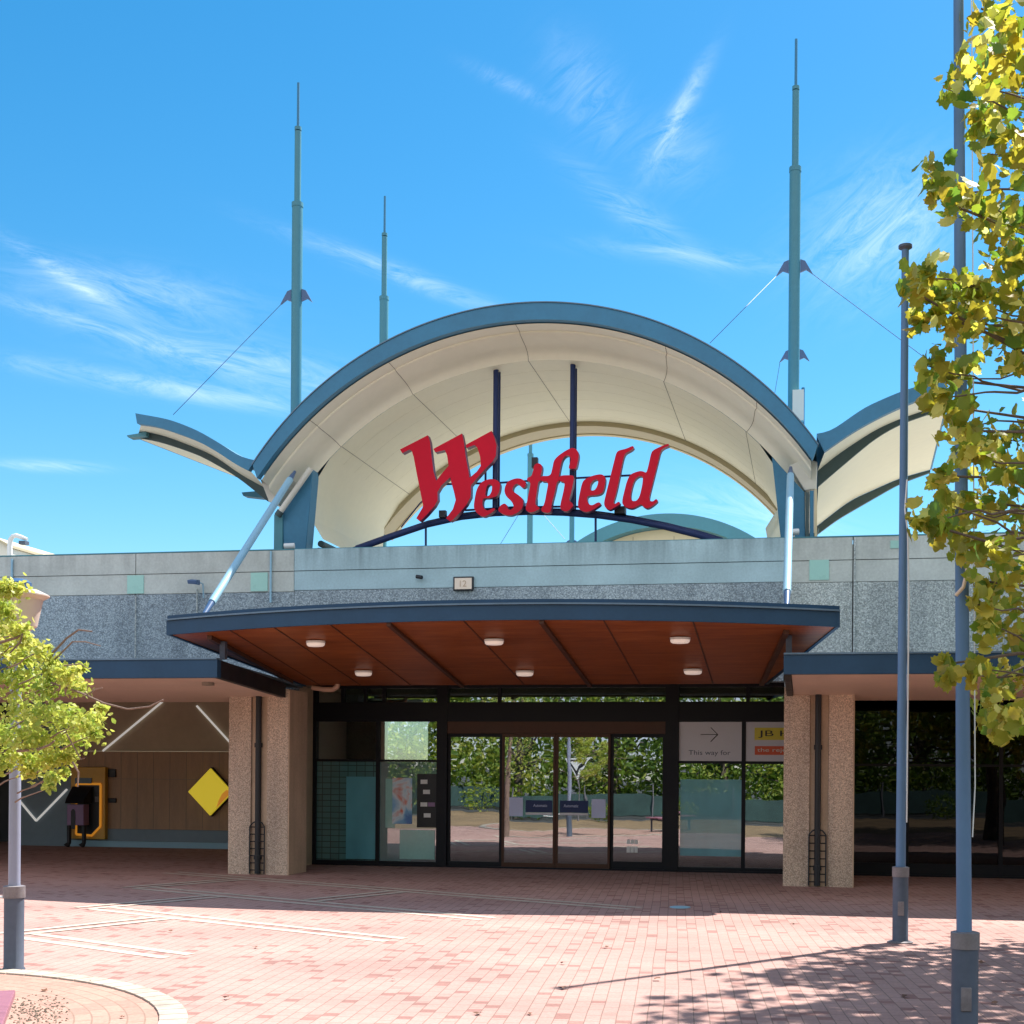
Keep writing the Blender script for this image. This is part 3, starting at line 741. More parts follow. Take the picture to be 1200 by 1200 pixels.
for k in range(1, 7):
    yv = YS1+.58*k
    MB().tube([(x, yv, z) for x, z in arc(SR+.0005,SZ,3.72)], .002, 4).build('board_line', M['tan'], vt)
def trace(pts, yv): return [(p[0], p[2]) for p in (aty(x, y, yv) for x, y in pts)]
for q in ([(925,545),(946,537),(958,541),(957,573),(943,575)], [(305,562),(322,556),(340,561),(326,592),(315,588)]):
    MB().prism_y(trace(q, V+.62)[::-1], V+.62, VR-.1).build('valley_beam', M['cream_lt'], vt, .015)
YW = V+.55
wl = trace([(365,549),(366,556),(358,648),(332,648),(331,597)], YW); MB().prism_y(wl[::-1], YW, YW+.3).build('wedge_post', M['teal'], vt, .012)
fl = trace([(331,597),(331,648),(320.5,648),(321,603)], YW-.03); MB().prism_y(fl[::-1], YW-.03, YW+.33).build('post_flange', M['mast'], vt, .01)
wr = trace([(904.5,535),(943,577),(944,632),(915,632)], YW); MB().prism_y(wr[::-1], YW, YW+.3).build('wedge_post', M['teal'], vt, .012)
fl = trace([(944,577),(948,577),(948,632),(944,632)], YW-.03); MB().prism_y(fl[::-1], YW-.03, YW+.33).build('post_flange', M['rib_dark'], vt)
fl = trace([(949,575),(953.5,575),(953.5,632),(949,632)], YW-.03); MB().prism_y(fl[::-1], YW-.03, YW+.1).build('post_flange', M['teal'], vt)
fl = trace([(954.5,573),(957.5,573),(957.5,632),(954.5,632)], YW-.03); MB().prism_y(fl[::-1], YW-.03, YW+.1).build('rain_pipe', M['cream_rear'], vt)
a = Vector(aty(329,599,YW-.12)); b = Vector(aty(364,549,YW-.12)); MB().tube([a, b], .05, 12).build('drain_pipe', M['cream_lt'], vt)
d = (b-a).normalized(); MB().tube([a-d*.1, a], .062, 12).build('pipe_end', M['rib_dark'], vt)
# same posts at the back of the vault
for sgn in (-1, 1):
    xb = CX+sgn*4.25; q = [(xb-.18,5.0),(xb+.18,5.0),(xb+sgn*.30+.2,6.4),(xb+sgn*.30-.2,6.4)]
    MB().prism_y(q, VR-1.1, VR-.85).build('rear_post', M['rib_dark'], vt)
bt = MB(); 
for k in range(4): x = CX-4.15; bt.box(x+.12*k, x+.12*k+.04, V+1.2+1.0*k, V+1.26+1.0*k, 5.0, 5.6)
bt.build('low_rail', M['navy_steel'], vt)
MB().tube([(CX-3.9,V+1.0,5.68),(CX-3.9,VR-.3,5.68)], .06, 10).build('springing_gutter', M['rib_dark'], vt)
MB().box(CX-4.02, CX-3.98, V+1.15, VR-.4, 4.96, 5.64).build('low_screen', paint('screen_mauve', (.30,.36,.45), .5, .1, 2), vt)
# stub wings either side
def wing(ft, fb, dt, db, rt, rb_, side):
    f_t, f_b = trace(ft, V), trace(fb, V)
    def rs_(pl, n=20):
        pl = [Vector(p) for p in pl]; L = [0]
        for a, b in zip(pl, pl[1:]): L.append(L[-1]+(b-a).length)
        out = []
        for k in range(n+1):
            s = L[-1]*k/n; j = max(i for i in range(len(L)) if L[i] <= s+1e-9); j = min(j, len(pl)-2)
            tt = (s-L[j])/max(1e-9, L[j+1]-L[j]); out.append(tuple(pl[j].lerp(pl[j+1], tt)))
        for _ in range(3):
            out = [out[0]]+[tuple((out[i-1][q]+2*out[i][q]+out[i+1][q])/4 for q in (0,1)) for i in range(1, len(out)-1)]+[out[-1]]
        return out
    a, b = rs_(f_t), rs_(f_b)
    MB().strip_y(a, b, V-.04, V+.08).build('wing_fascia', M['teal'], vt)
    yd = V+.9; c, d2 = rs_(trace(dt, yd)), rs_(trace(db, yd))
    MB().strip_y(c, d2, yd, yd+.05).build('wing_gutter', M['rib_dark'], vt)
    MB().loft([[(x, V+.081, z+.005) for x, z in b], [(x, yd-.001, z) for x, z in c]]).build('wing_cove', M['cream'], vt)
    dz = 0
    sofl = [[(x, yd+.051, z) for x, z in d2], [(x, VR-.05, z) for x, z in rs_(trace(rt, VR))]]
    mid = [[tuple(p[i]*(1-t)+q[i]*t for i in range(3)) for p, q in zip(*sofl)] for t in (0,.2,.4,.6,.8,1)]
    MB().loft(mid).build('wing_soffit', M['cream'], vt)
    MB().strip_y(rs_(trace(rt, VR)), rs_(trace(rb_, VR)), VR-.04, VR+.06).build('wing_rear_rib', M['rib_dark'], vt)
    tp = [[(x, V+.05, z-.005) for x, z in a], [(p[0], VR, p[1]+.25) for p in rs_(trace(rt, VR))]]
    MB().loft(tp).build('wing_sheeting', M['teal'], vt)
    MB().tube([(mid[k][-1][0], mid[k][-1][1], mid[k][-1][2]+.03) for k in range(6)], .035, 8).build('wing_edge', M['teal'], vt)
wing([(957,509),(970,508.5),(978,503),(1013,478),(1054,460),(1086,450),(1108,446)], [(966,530),(974,524),(996,508.6),(1023,493),(1054,478),(1092,463),(1110,459)],
     [(958,552),(981,533),(1025,504),(1054,491),(1108,473)], [(959,570),(981,551),(1025,514),(1054,497),(1108,478.5)],
     [(956,618),(996,587),(1054,561),(1090,551)], [(956,628),(981,609),(1054,567),(1090,554)], 1)
wing([(300,540),(283,537),(267,525),(233,505),(200,492),(160,485)], [(292,552),(280,547),(262,534),(233,517),(187,500.5),(162,497)],
     [(313,573),(283,557),(250,533),(200,513),(173,505.5),(163,506)], [(313,587),(277,558),(233,533),(187,517.5),(170,514),(160,513)],
     [(430,640),(395,612),(350,585),(318,575)], [(432,650),(395,620),(350,590),(318,579)], -1)
# spike gutter ends seen at far left
MB().prism_y(trace([(150,511),(165,508.5),(173,506),(173,512),(152,513.5)], V+.85)[::-1], V+.80, V+.98).build('gutter_spout', M['mast'], vt)
MB().prism_y(trace([(283,577),(300,575.5),(312,581),(312,584),(285,581)], V+2.2)[::-1], V+2.2, V+2.4).build('gutter_spout', M['teal'], vt)

# second vault further back over the roof
v2 = thing('rear_vault', 'distant barrel vault with cream end wall and teal edge seen through the arch', 'roof', (CX, 21.5, 5))
Y2 = 21.5; c2 = aty(780, 603, Y2); r2 = 5.7
MB().strip_y(arc(r2, c2[2]-r2, 4.6, 40, c2[0]), arc(r2-.42, c2[2]-r2-.02, 4.45, 40, c2[0]), Y2-.2, Y2+6).build('arched_edge', M['mast'], v2)
aa = arc(r2-.44, c2[2]-r2-.02, 4.4, 40, c2[0]); MB().strip_y(aa, [(x, 5.0) for x, z in aa], Y2+.3, Y2+.4).build('end_wall', M['cream_rear'], v2)
for px in (742, 790, 838): x = aty(px, 625, Y2+.3)[0]; MB().box(x-.02, x+.02, Y2+.285, Y2+.299, 5, c2[2]-.7).build('wall_joint', M['tan'], v2)

# masts
def mast_at(x, yv, label, top=14.4, cables=()):
    t = thing('roof_mast', label, 'mast', (x, yv, 5.0), 'stepped teal masts on the roof')
    MB().tube([(x,yv,5.0),(x,yv,12.14)], .098, 18).tube([(x,yv,12.10),(x,yv,12.18)], .106, 18).build('lower_tube', M['mast'], t)
    MB().tube([(x,yv,12.2),(x,yv,13.5)], .06, 14).tube([(x,yv,13.52),(x,yv,13.58)], .064, 14).build('upper_tube', M['mast'], t)
    MB().tube([(x,yv,13.58),(x,yv,top)], [.026,.024], 10).build('spire_rod', M['teal'], t)
    for sgn in (-1, 1):
        poly = [(x+sgn*.10,10.58),(x+sgn*.18,10.55),(x+sgn*.31,10.32),(x+sgn*.20,10.40),(x+sgn*.10,10.36)]
        MB().prism_y(poly if sgn < 0 else poly[::-1], yv-.025, yv+.025).build('cable_bracket', M['mast_dk'], t)
    return t
m1 = mast_at(-9.43,-.2,'nearer left roof mast, tall and stepped, rising behind the left end of the arch')
def cpy(o, dx, dy, label):
    c = copy_tree(o); c.location.x += dx; c.location.y += dy; c['label'] = label; return c
m2 = cpy(m1, 9.09, 0, 'nearer right roof mast, tallest in view, with guy wires to both sides')
m3 = cpy(m1, .06, 4.7, 'shorter looking mast rising behind the left shoulder of the arch')
m4 = cpy(m1, 9.03, 4.7, 'rear right mast hidden behind the tallest mast except for its bracket')
m5 = cpy(m1, .28, 18.7, 'far mast with brackets seen through the arch below the letters')
m6 = cpy(m1, .4, 25.5, 'farthest plain mast seen through the arch right of the bracketed one')
def cable(parent, a, b, r=.006): MB().tube([a, b], r, 5).build('guy_wire', M['mast_dk'], parent)
cable(m1, (-9.74,-.2,10.32), aty(203,486,V+.2)); cable(m2, (-.65,-.2,10.32), aty(832,402,V+.3)); cable(m2, (-.03,-.2,10.32), aty(1125,450,V+.5))
cable(m4, (-.70,4.5,10.32), aty(908,460,4.5)); cable(m5, (-9.46,18.5,10.32), aty(585,640,18.5), .009); cable(m5, (-8.84,18.5,10.32), aty(662,632,18.5), .009)
p = aty(935, 478, -.3); box('mast_box', M['cream_lt'], m2, p[0]-.09, p[0]+.10, -.42, -.30, p[2]-.25, p[2]+.28)
p = aty(941, 478, -.1); MB().tube([(p[0],-.1,p[2]-.5),(p[0],-.1,p[2]+.35)], .03, 8).build('side_rod', M['teal'], m2)

# ------------------------------------------------------------------ red letters
YS = -1.2
sg = thing('red_letter_sign', 'large red script letters hung in the arch on a curved navy tube', 'sign', (CX, YS, 5.35))
zA = lambda pts: [(460+x/7.5, 490+y/7.5) for x, y in pts]
zB = lambda pts: [(540+x/8.571, 510+y/8.571) for x, y in pts]
zC = lambda pts: [(650+x/8.571, 510+y/8.571) for x, y in pts]
def chaikin(p):
    out = []
    for i in range(len(p)):
        a, b = p[i], p[(i+1) % len(p)]
        out += [(a[0]*.78+b[0]*.22, a[1]*.78+b[1]*.22), (a[0]*.22+b[0]*.78, a[1]*.22+b[1]*.78)]
    return out
def letter(loops, smooth):
    sp = []
    for lp in loops:
        if smooth: lp = chaikin(chaikin(lp))
        sp.append([(q[0], q[2]) for q in (aty(x, y, YS) for x, y in lp)])
    cx = sum(p[0] for p in sp[0])/len(sp[0]); cz = sum(p[1] for p in sp[0])/len(sp[0])
    me = curve_mesh([[(x-cx, z-cz) for x, z in s] for s in sp], .07)
    o = place_mesh('letter', me, [M['red'], M['red_side']], sg, (cx, YS+.07, cz))
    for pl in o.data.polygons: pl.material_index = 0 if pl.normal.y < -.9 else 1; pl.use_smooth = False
    return o
letter([zA([(65,275),(310,150),(328,200),(345,350),(360,470),(385,550),(430,490),(492,418),(480,330),(460,280),(375,300),(358,270),(610,135),(625,200),(645,350),(668,470),(676,525),(740,470),(775,420),(770,340),(745,260),(720,235),(650,262),(643,235),(870,112),(895,170),(914,240),(908,330),(880,380),(830,430),(740,530),(690,590),(687,690),(650,760),(600,820),(530,895),(505,907),(470,880),(530,800),(555,720),(540,650),(515,560),(508,518),(480,545),(430,590),(395,650),(397,720),(370,770),(300,850),(240,907),(208,880),(262,790),(268,765),(245,650),(215,500),(185,340),(170,290),(150,275),(85,308)])], False)
letter([zA([(740,620),(780,560),(850,533),(910,538),(947,572),(940,640),(915,690),(850,702),(795,702),(788,760),(805,800),(835,815),(880,790),(908,797),(880,825),(820,862),(790,868),(740,835),(712,790),(720,715)]), zA([(825,605),(845,580),(875,585),(873,640),(850,682),(812,688)])], True)
letter([zA([(985,610),(1010,555),(1080,528),(1130,530),(1172,560),(1170,603),(1140,615),(1118,590),(1092,572),(1058,600),(1052,640),(1100,670),(1148,710),(1147,785),(1100,832),(1040,857),(980,850),(922,812),(945,768),(985,746),(1008,768),(1012,800),(1040,808),(1068,782),(1050,735),(1000,690),(983,650)])], True)
letter([zB([(735,300),(775,276),(817,300),(814,360),(800,412),(800,460),(778,465),(765,560),(745,690),(770,715),(800,735),(740,768),(690,778),(648,748),(660,690),(685,570),(702,470),(665,458),(665,428),(710,412),(728,350)])], True)
letter([zB([(800,408),(900,410),(920,330),(935,250),(985,200),(1060,150),(1120,123),(1168,145),(1187,200),(1170,290),(1157,337),(1088,337),(1083,320),(1107,240),(1090,203),(1055,203),(1020,240),(1000,320),(985,408),(985,460),(965,470),(945,570),(915,680),(905,765),(880,780),(820,772),(803,745),(840,690),(860,580),(882,465),(800,462)])], True)
letter([zB([(986,403),(1132,400),(1137,440),(1110,570),(1085,660),(1120,680),(1132,710),(1085,757),(1050,768),(998,742),(1000,690),(1030,570),(1047,470),(986,462)])], True)
letter([zC([(295,445),(380,405),(470,388),(512,420),(505,510),(482,578),(430,602),(330,606),(323,650),(340,690),(375,707),(440,668),(470,690),(420,728),(350,767),(300,772),(238,738),(233,680),(250,590),(272,490)]), zC([(360,490),(385,455),(420,440),(440,460),(425,520),(395,557),(352,552)])], True)
letter([zC([(618,180),(640,153),(720,135),(785,104),(798,125),(770,150),(710,180),(690,230),(665,350),(640,480),(615,590),(588,680),(605,692),(645,662),(662,690),(590,733),(550,753),(508,728),(493,685),(515,590),(545,470),(575,350),(605,230)])], True)
letter([zC([(970,172),(1000,143),(1060,115),(1140,82),(1153,105),(1100,125),(1065,155),(1040,260),(1005,400),(975,520),(950,620),(952,657),(985,667),(1020,636),(1040,660),(980,712),(930,738),(890,718),(870,692),(840,707),(780,738),(720,727),(678,692),(680,640),(700,560),(725,460),(760,390),(850,358),(890,363),(922,380),(945,290)]), zC([(760,620),(775,530),(800,450),(845,408),(888,413),(880,500),(852,620),(820,660),(778,662)])], True)
YT = YS+.28
at_ = lambda x, y: aty(x, y, YT)
arcpx = [(415,643),(460,627),(500,613.5),(540,604.5),(580,600),(620,598.5),(660,599.5),(700,602.5),(740,608),(780,616),(820,626),(846,634)]
MB().tube([at_(x, y+1.5) for x, y in arcpx], .055, 10).tube([Vector(at_(x, y-2))+Vector((0,.12,0)) for x, y in arcpx], .05, 10).build('curved_tube', M['navy_steel'], sg)
for px, ytop, ybot in ((582,424,596),(672,420,598)):
    a = at_(px, ytop); MB().tube([(a[0],YT-.04,a[2]),(a[0],YT-.04,at_(px,ybot)[2])], .046, 12).tube([(a[0]+.02,YT+.1,a[2]-.15),(a[0]+.02,YT+.1,at_(px,ybot)[2])], .03, 12).build('hanger_post', M['navy_steel'], sg)
    MB().tube([(a[0],YT-.04,a[2]+.2),(a[0],YT-.04,a[2])], [.02,.03], 8).box(a[0]-.03,a[0]+.13,YT-.07,YT+.02,a[2]-.02,a[2]+.1).build('hanger_pin', M['black'], sg)
rl = MB()
rl.tube([at_(520,567.5),at_(582,566),at_(660,561),at_(740,557)], .018, 6); rl.tube([at_(545,598),at_(600,594.5),at_(672,593.5),at_(700,596)], .018, 6)
for px, y0, y1 in ((499,614,648),(698,601,640),(569,552,566),(629,585,598)): rl.tube([at_(px,y0),at_(px,y1)], .022, 6)
rl.tube([at_(470,618),at_(492,590),at_(500,583)], .012, 6)
rl.build('tie_rails', M['navy_steel'], sg)
for (px, py, w_, y0, y1, z0, z1) in ((627,542,.05,-.05,.05,.1,.08),(727,598,.09,-.1,.1,.07,.05),(520,604,.06,-.1,0,.05,.07)):
    a = at_(px, py); MB().box(a[0]-w_, a[0]+w_, YT+y0, YT+y1, a[2]-z0, a[2]+z1).build('fixing_box', M['black'], sg)

# ------------------------------------------------------------------ fittings on the wall
p = aty(544, 684.5, W)
pl = thing('number_plate', 'small pale plate numbered 12 in a dark frame above the canopy', 'sign', (p[0], W, p[2]))
MB().box(p[0]-.17,p[0]+.17,W-.06,W-.022,p[2]-.115,p[2]+.115).build('frame', M['black'], pl, .01)
MB().box(p[0]-.142,p[0]+.142,W-.066,W-.0605,p[2]-.09,p[2]+.09).build('plate', paint('plate_cream',(.80,.66,.54),.5,.04,3), pl)
place_mesh('number', text_mesh('12', .11, .002, .1), M['col_smooth'], pl, (p[0]+.0, W-.0675, p[2]))
p = aty(491, 676, W-.1)
sc_ = thing('security_camera', 'small black security camera fixed on the blue grey parapet', 'camera', (p[0], W, p[2]))
MB().tube([(p[0],W-.018,p[2]),(p[0],W-.10,p[2])], .015, 8).build('bracket', M['black'], sc_); MB().tube([(p[0]-.04,W-.10,p[2]+.005),(p[0]+.06,W-.13,p[2]-.015)], .032, 10).build('housing', M['black'], sc_)
p = aty(228, 681, W-.25)
fl_ = thing('wall_floodlight', 'small floodlight on a thin bracket pipe left of the raking strut', 'floodlight', (p[0], W, p[2]))
MB().tube([(p[0]+.05,W-.03,p[2]-.25),(p[0]+.05,W-.05,p[2]-.02),(p[0]+.03,W-.2,p[2])], .012, 8).build('bracket', M['strut'], fl_)
MB().hexa([(p[0]-.1,W-.3,p[2]-.05),(p[0]+.06,W-.3,p[2]-.06),(p[0]+.06,W-.17,p[2]-.06),(p[0]-.1,W-.17,p[2]-.03)],[(p[0]-.1,W-.32,p[2]+.01),(p[0]+.06,W-.32,p[2]),(p[0]+.06,W-.17,p[2]+.03),(p[0]-.1,W-.17,p[2]+.05)]).build('lamp_head', M['mast_dk'], fl_, .008)
def roof_cam(px, py, label):
    p = aty(px, py, W+.5); t = thing('roof_spotlight', label, 'spotlight', (p[0], W+.5, p[2]-.3))
    MB().tube([(p[0],W+.5,p[2]-.35),(p[0],W+.5,p[2])], .02, 8).build('stem', M['white'], t)
    MB().tube([(p[0]-.09,W+.46,p[2]),(p[0]+.08,W+.5,p[2]+.01)], .05, 12).build('lamp_head', M['white'], t)
roof_cam(340, 640.5, 'small white spotlight on the parapet beside the left wedge post')
roof_cam(930, 624, 'small white spotlight on the parapet beside the right strut')
# rooftop lamp and plant room, far left
p = lambda x, y: aty(x, y, 1.0)
rlp = thing('rooftop_lamp', 'white bent swan neck lamp on the roof at the far left', 'lamp', p(12, 662))
MB().tube([p(12,665),p(11.5,640),p(12.5,632),p(15,628.5),p(19,627.5),p(25,629.5),p(32,632)], [.05,.05,.05,.045,.045,.045,.03], 10).build('bent_pole', M['white'], rlp)
q = p(28, 636); box('lamp_head', M['pole_base'], rlp, q[0]-.07, q[0]+.07, .93, 1.07, q[2]-.04, q[2]+.03)
pr = thing('plant_room', 'beige gabled rooftop plant room at the far left edge', 'roof box', aty(-30, 660, 4))
q0, q1, q2 = aty(11,642,4), aty(-4,633,4), aty(11,660,4)
MB().prism_y([(q0[0]-6,4.96),(q0[0],4.96),(q0[0],q0[2]),(q1[0],q1[2]),(q0[0]-6,q1[2]+.1)], 4, 7).build('walls', M['cream_lt'], pr)
MB().prism_y([(q0[0]-6,q1[2]+.105),(q1[0],q1[2]+.005),(q0[0]+.05,q0[2]),(q0[0]+.05,q0[2]+.06),(q1[0],q1[2]+.07),(q0[0]-6,q1[2]+.17)], 3.9, 7.1).build('roof', M['tan'], pr)

# bank wall fittings
YB = BY-.05
def bpt(px, py, y=YB): return aty(px, py, y)
for i, (pa, pb2, lab) in enumerate((((120,880),(190,822),'white diagonal light line rising to the right on the upper bank wall'),((230,827),(271,872),'white diagonal light line falling behind the left column'),)):
    a, b = bpt(*pa), bpt(*pb2); d = (Vector(b)-Vector(a)).normalized(); n = Vector((-d.z,0,d.x))*.017
    o = MB().hexa([a-n+Vector((0,-.02,0)) if False else tuple(Vector(a)-n), tuple(Vector(b)-n), tuple(Vector(b)+n), tuple(Vector(a)+n)], [tuple(Vector(v)+Vector((0,.035,0))) for v in (Vector(a)-n, Vector(b)-n, Vector(b)+n, Vector(a)+n)]).build('light_line', M['tube']); tag(o, lab, 'light', 'white light lines on the bank wall')
vl = MB(); pts = [bpt(22,938), bpt(42,962), bpt(78,925)]
for a, b in zip(pts, pts[1:]):
    d = (Vector(b)-Vector(a)).normalized(); n = Vector((-d.z,0,d.x))*.018
    q = [tuple(Vector(a)-n), tuple(Vector(b)-n), tuple(Vector(b)+n), tuple(Vector(a)+n)]
    if b is pts[-1]: q = [(x, y-.003, z) for x, y, z in q]
    vl.hexa(q, [(x, y+.035, z) for x, y, z in q])
tag(vl.build('light_line', M['tube']), 'white light line bent in a V low on the blue grey wall', 'light', 'white light lines on the bank wall')
ds_c = Vector(bpt(249, 928)); s = .505
ds = thing('diamond_sign', 'yellow diamond sign with a small orange corner on the brown bank wall', 'sign', tuple(ds_c))
MB().prism_y([(ds_c.x-s,ds_c.z),(ds_c.x,ds_c.z-s),(ds_c.x+s,ds_c.z),(ds_c.x,ds_c.z+s)], YB-.12, YB-.06).build('diamond', M['yellow'], ds, .01)
MB().prism_y([(ds_c.x-s-.02,ds_c.z),(ds_c.x,ds_c.z-s-.02),(ds_c.x+s+.02,ds_c.z),(ds_c.x,ds_c.z+s+.02)], YB-.058, YB+.02).build('backing', M['black'], ds)
cp = [(ds_c.x+s*.985, ds_c.z+.005), (ds_c.x+s*.62, ds_c.z+s*.36), (ds_c.x+s*.38, ds_c.z+s*.12),(ds_c.x+s*.22, ds_c.z-s*.2),(ds_c.x+s*.14, ds_c.z-s*.5),(ds_c.x+s*.04, ds_c.z-s*.94)]
MB().prism_y([cp[0],(ds_c.x+s*.75,ds_c.z+s*.1),(ds_c.x+s*.55,ds_c.z-s*.08),(ds_c.x+s*.40,ds_c.z-s*.36),(ds_c.x+s*.3,ds_c.z-s*.68)][::-1], YB-.128, YB-.1205).build('orange_corner', M['orange'], ds)
# cash machine
ax0, ax1 = bpt(86,950)[0], bpt(126,950)[0]; az0, az1 = bpt(100,983)[2], bpt(100,899)[2]
am = thing('cash_machine', 'amber framed cash machine set in the brown bank wall at left', 'cash machine', ((ax0+ax1)/2, BY, 0))
MB().box(ax0, ax1, YB-.10, YB+.02, az0, az1).build('surround', M['amber'], am, .01)
zt = bpt(100,916)[2]
sp_ = [(ax0+.14,az0+.1),(ax1-.30,az0+.08),(ax1-.1,az0+.28),(ax1-.1,zt-.05),(ax0+.14,zt-.05)]
MB().prism_y(sp_, YB-.112, YB-.1005).build('screen_panel', M['black'], am)
rim = MB()
loop = sp_+[sp_[0]]
for a, b in zip(loop, loop[1:]): rim.tube([(a[0],YB-.11,a[1]),(b[0],YB-.11,b[1])], .026, 6)
rim.build('rim', M['orange'], am)
kx0, kx1 = ax0+.05, ax0+.48
MB().hexa([(kx0,YB-.42,.95),(kx1,YB-.42,.95),(kx1+.05,YB-.13,.95),(kx0,YB-.13,.95)], [(kx0,YB-.36,1.06),(kx1,YB-.36,1.06),(kx1+.05,YB-.13,1.32),(kx0,YB-.13,1.32)]).build('keypad_console', M['frame'], am, .01)
MB().box(kx0+.02,kx1-.02,YB-.36,YB-.14,.48,.93).build('lower_panel', M['mauve'], am, .01)
MB().prism_y([(kx0+.12,.40),(kx0+.22,.40),(kx0+.22,.78),(kx0+.19,.83),(kx0+.15,.83),(kx0+.12,.78)], YB-.368, YB-.361).build('arch_recess', M['black'], am)
MB().box(kx0+.06,kx1+.02,YB-.128,YB-.1125,1.36,1.50).build('screen', paint('atm_screen',(.05,.07,.12),.15,.1,2), am)
MB().box(kx1+.10,kx1+.19,YB-.125,YB-.1125,.98,1.10).build('card_slot', M['galv'], am)
for lx in (kx0-.02, kx0+.33): MB().tube([(lx+.03,YB-.25,.47),(lx+.03,YB-.25,.10),(lx-.02,YB-.28,.02)], [.05,.045,.07], 10).build('leg', M['black'], am)
for px, py, lab in ((131,906,'small black intercom box high beside the cash machine'),(131.5,938,'small black card box low beside the cash machine')):
    q = bpt(px, py); o = MB().box(q[0]-.09,q[0]+.09,BY-.06,BY-.021,q[2]-.09 if py < 920 else q[2]-.05,q[2]+.09 if py < 920 else q[2]+.05).build('wall_box', M['black'], None, .008); tag(o, lab, 'box')

lid = atz(797,1064); MB().lathe([(.13,.006),(.13,.014),(.12,.016)], lid[0], lid[1], 20).build('access_cover', M['strut'], None)
lo = bpy.data.objects['access_cover']; tag(lo, 'small round pale blue access cover set flush in the shaded paving', 'cover')
# ------------------------------------------------------------------ poles
def flagpole(x, yv, h, r, sleeve_h, sleeve_r, label, disc, tp=.72, lean=0):
    t = thing('flagpole', label, 'flagpole', (x, yv, 0), 'blue steel flagpoles in the plaza')
    MB().lathe([(sleeve_r+.012,.004),(sleeve_r+.012,.012),(sleeve_r,.03),(sleeve_r,sleeve_h-.1)], x, yv, 24).build('sleeve', M['pole_base'], t)
    MB().lathe([(sleeve_r+.006,sleeve_h-.1),(sleeve_r+.006,sleeve_h-.005),(sleeve_r-.01,sleeve_h)], x, yv, 24).build('sleeve_rim', M['galv'], t)
    MB().tube([(x,yv,.3),(x+lean*h*.45,yv,h*.45),(x+lean*h,yv,h)], [r, r*(1-(1-tp)*.45), r*tp], 20).build('pole', M['pole'], t)
    MB().box(x-.03, x+.03, yv-sleeve_r-.006, yv-sleeve_r+.02, .28, .42).build('hatch_cover', M['galv'], t, .004)
    MB().lathe([(sleeve_r+.05,.006),(sleeve_r+.05,.016),(sleeve_r+.02,.024)], x, yv, 24).build('base_plate', M['galv'], t)
    if disc: MB().lathe([(.02,h-.03),(.04,h),(.068,h+.015),(.068,h+.04),(.03,h+.055)], x, yv, 18).build('truck_cap', M['pole_base'], t)
    return t
f1 = flagpole(.89,-9.53,6.9,.05,.76,.077,'slimmer distant flagpole with a disc cap standing beside the right column', True)
x2, y2, _ = atz(1130,1238); f2 = flagpole(x2, y2, 10.5, .046, .74, .078, 'nearest thick flagpole rising out of the top of the photo by the plane tree', False, .40, -.0125)
p0 = (x2+.075, y2, 4.1)
MB().tube([aty(1134,652,y2-.06), aty(1133,672,y2-.08), aty(1129,688,y2-.085), aty(1120,698,y2-.07)], .011, 8).build('loose_rope', M['salmon'], f2)
MB().tube([(x2+.035,y2-.02,1.3),(x2+.05,y2,1.6),(x2+.0,y2,6),(x2-.07,y2,10.4)], .004, 5).build('halyard', M['white'], f2)
MB().tube([(.89+.052,-9.55,1.2),(.89+.058,-9.55,3.4),(.89+.04,-9.56,4.1),(.89+.01,-9.60,4.3),(.89+.03,-9.57,4.6)], .008, 6).build('halyard', M['white'], f1)
xl, yl, _ = atz(16,1137)
lp = thing('lamp_post', 'grey post top lamp with cream tapered shade at left behind the leaves', 'street lamp', (xl, yl, 0))
MB().lathe([(.09,.004),(.09,.012),(.078,.03),(.078,.6)], xl, yl, 24).build('sleeve', M['pole_base'], lp)
MB().lathe([(.086,.6),(.086,.695),(.07,.70)], xl, yl, 24).build('sleeve_rim', M['galv'], lp)
MB().tube([(xl,yl,.3),(xl,yl,2.85)], [.048,.044], 18).build('pole', M['pole_grey'], lp)
MB().lathe([(.05,2.80),(.11,2.84),(.155,3.06),(.205,3.09),(.205,3.10),(.12,3.14)], xl+.06, yl, 24).build('lamp_shade', paint('shade_cream',(.62,.50,.44),.5,.05,2), lp)
MB().lathe([(.10,3.14),(.10,3.20),(.06,3.23)], xl+.02, yl, 20).build('lamp_cap', M['mast_dk'], lp)
MB().tube([(xl-.7,yl+.02,.60),(xl-.08,yl,.60)], .012, 8).build('side_rail', M['white'], lp)

# bench, bottom left corner
bn = thing('bench', 'bench with dusky pink timber slats at the bottom left corner', 'bench', (-6.9,-15.6,0))
ex = Vector(atz(18,1160,.45)); e2 = Vector(atz(3,1200,.45)); dirv = (e2-ex); dirv.z = 0; dirv.normalize(); sd = Vector((dirv.y,-dirv.x,0))
if sd.x > 0: sd = -sd
for k in range(5):
    p0 = Vector((ex.x,ex.y,0))+sd*(.105*k); p1 = p0+dirv*1.7
    q = [p0, p1, p1+sd*.09, p0+sd*.09]
    MB().hexa([(v.x,v.y,.41) for v in q], [(v.x,v.y,.45) for v in q]).build('seat_slat', M['bench'], bn, .006)
for s_ in (.25, 1.4):
    c = Vector((ex.x,ex.y,0))+dirv*s_+sd*.25
    MB().box(c.x-.22,c.x+.22,c.y-.03,c.y+.03,.35,.405).box(c.x-.2,c.x-.14,c.y-.025,c.y+.025,.009,.349).box(c.x+.14,c.x+.2,c.y-.025,c.y+.025,.009,.349).build('leg_frame', M['pole_base'], bn)

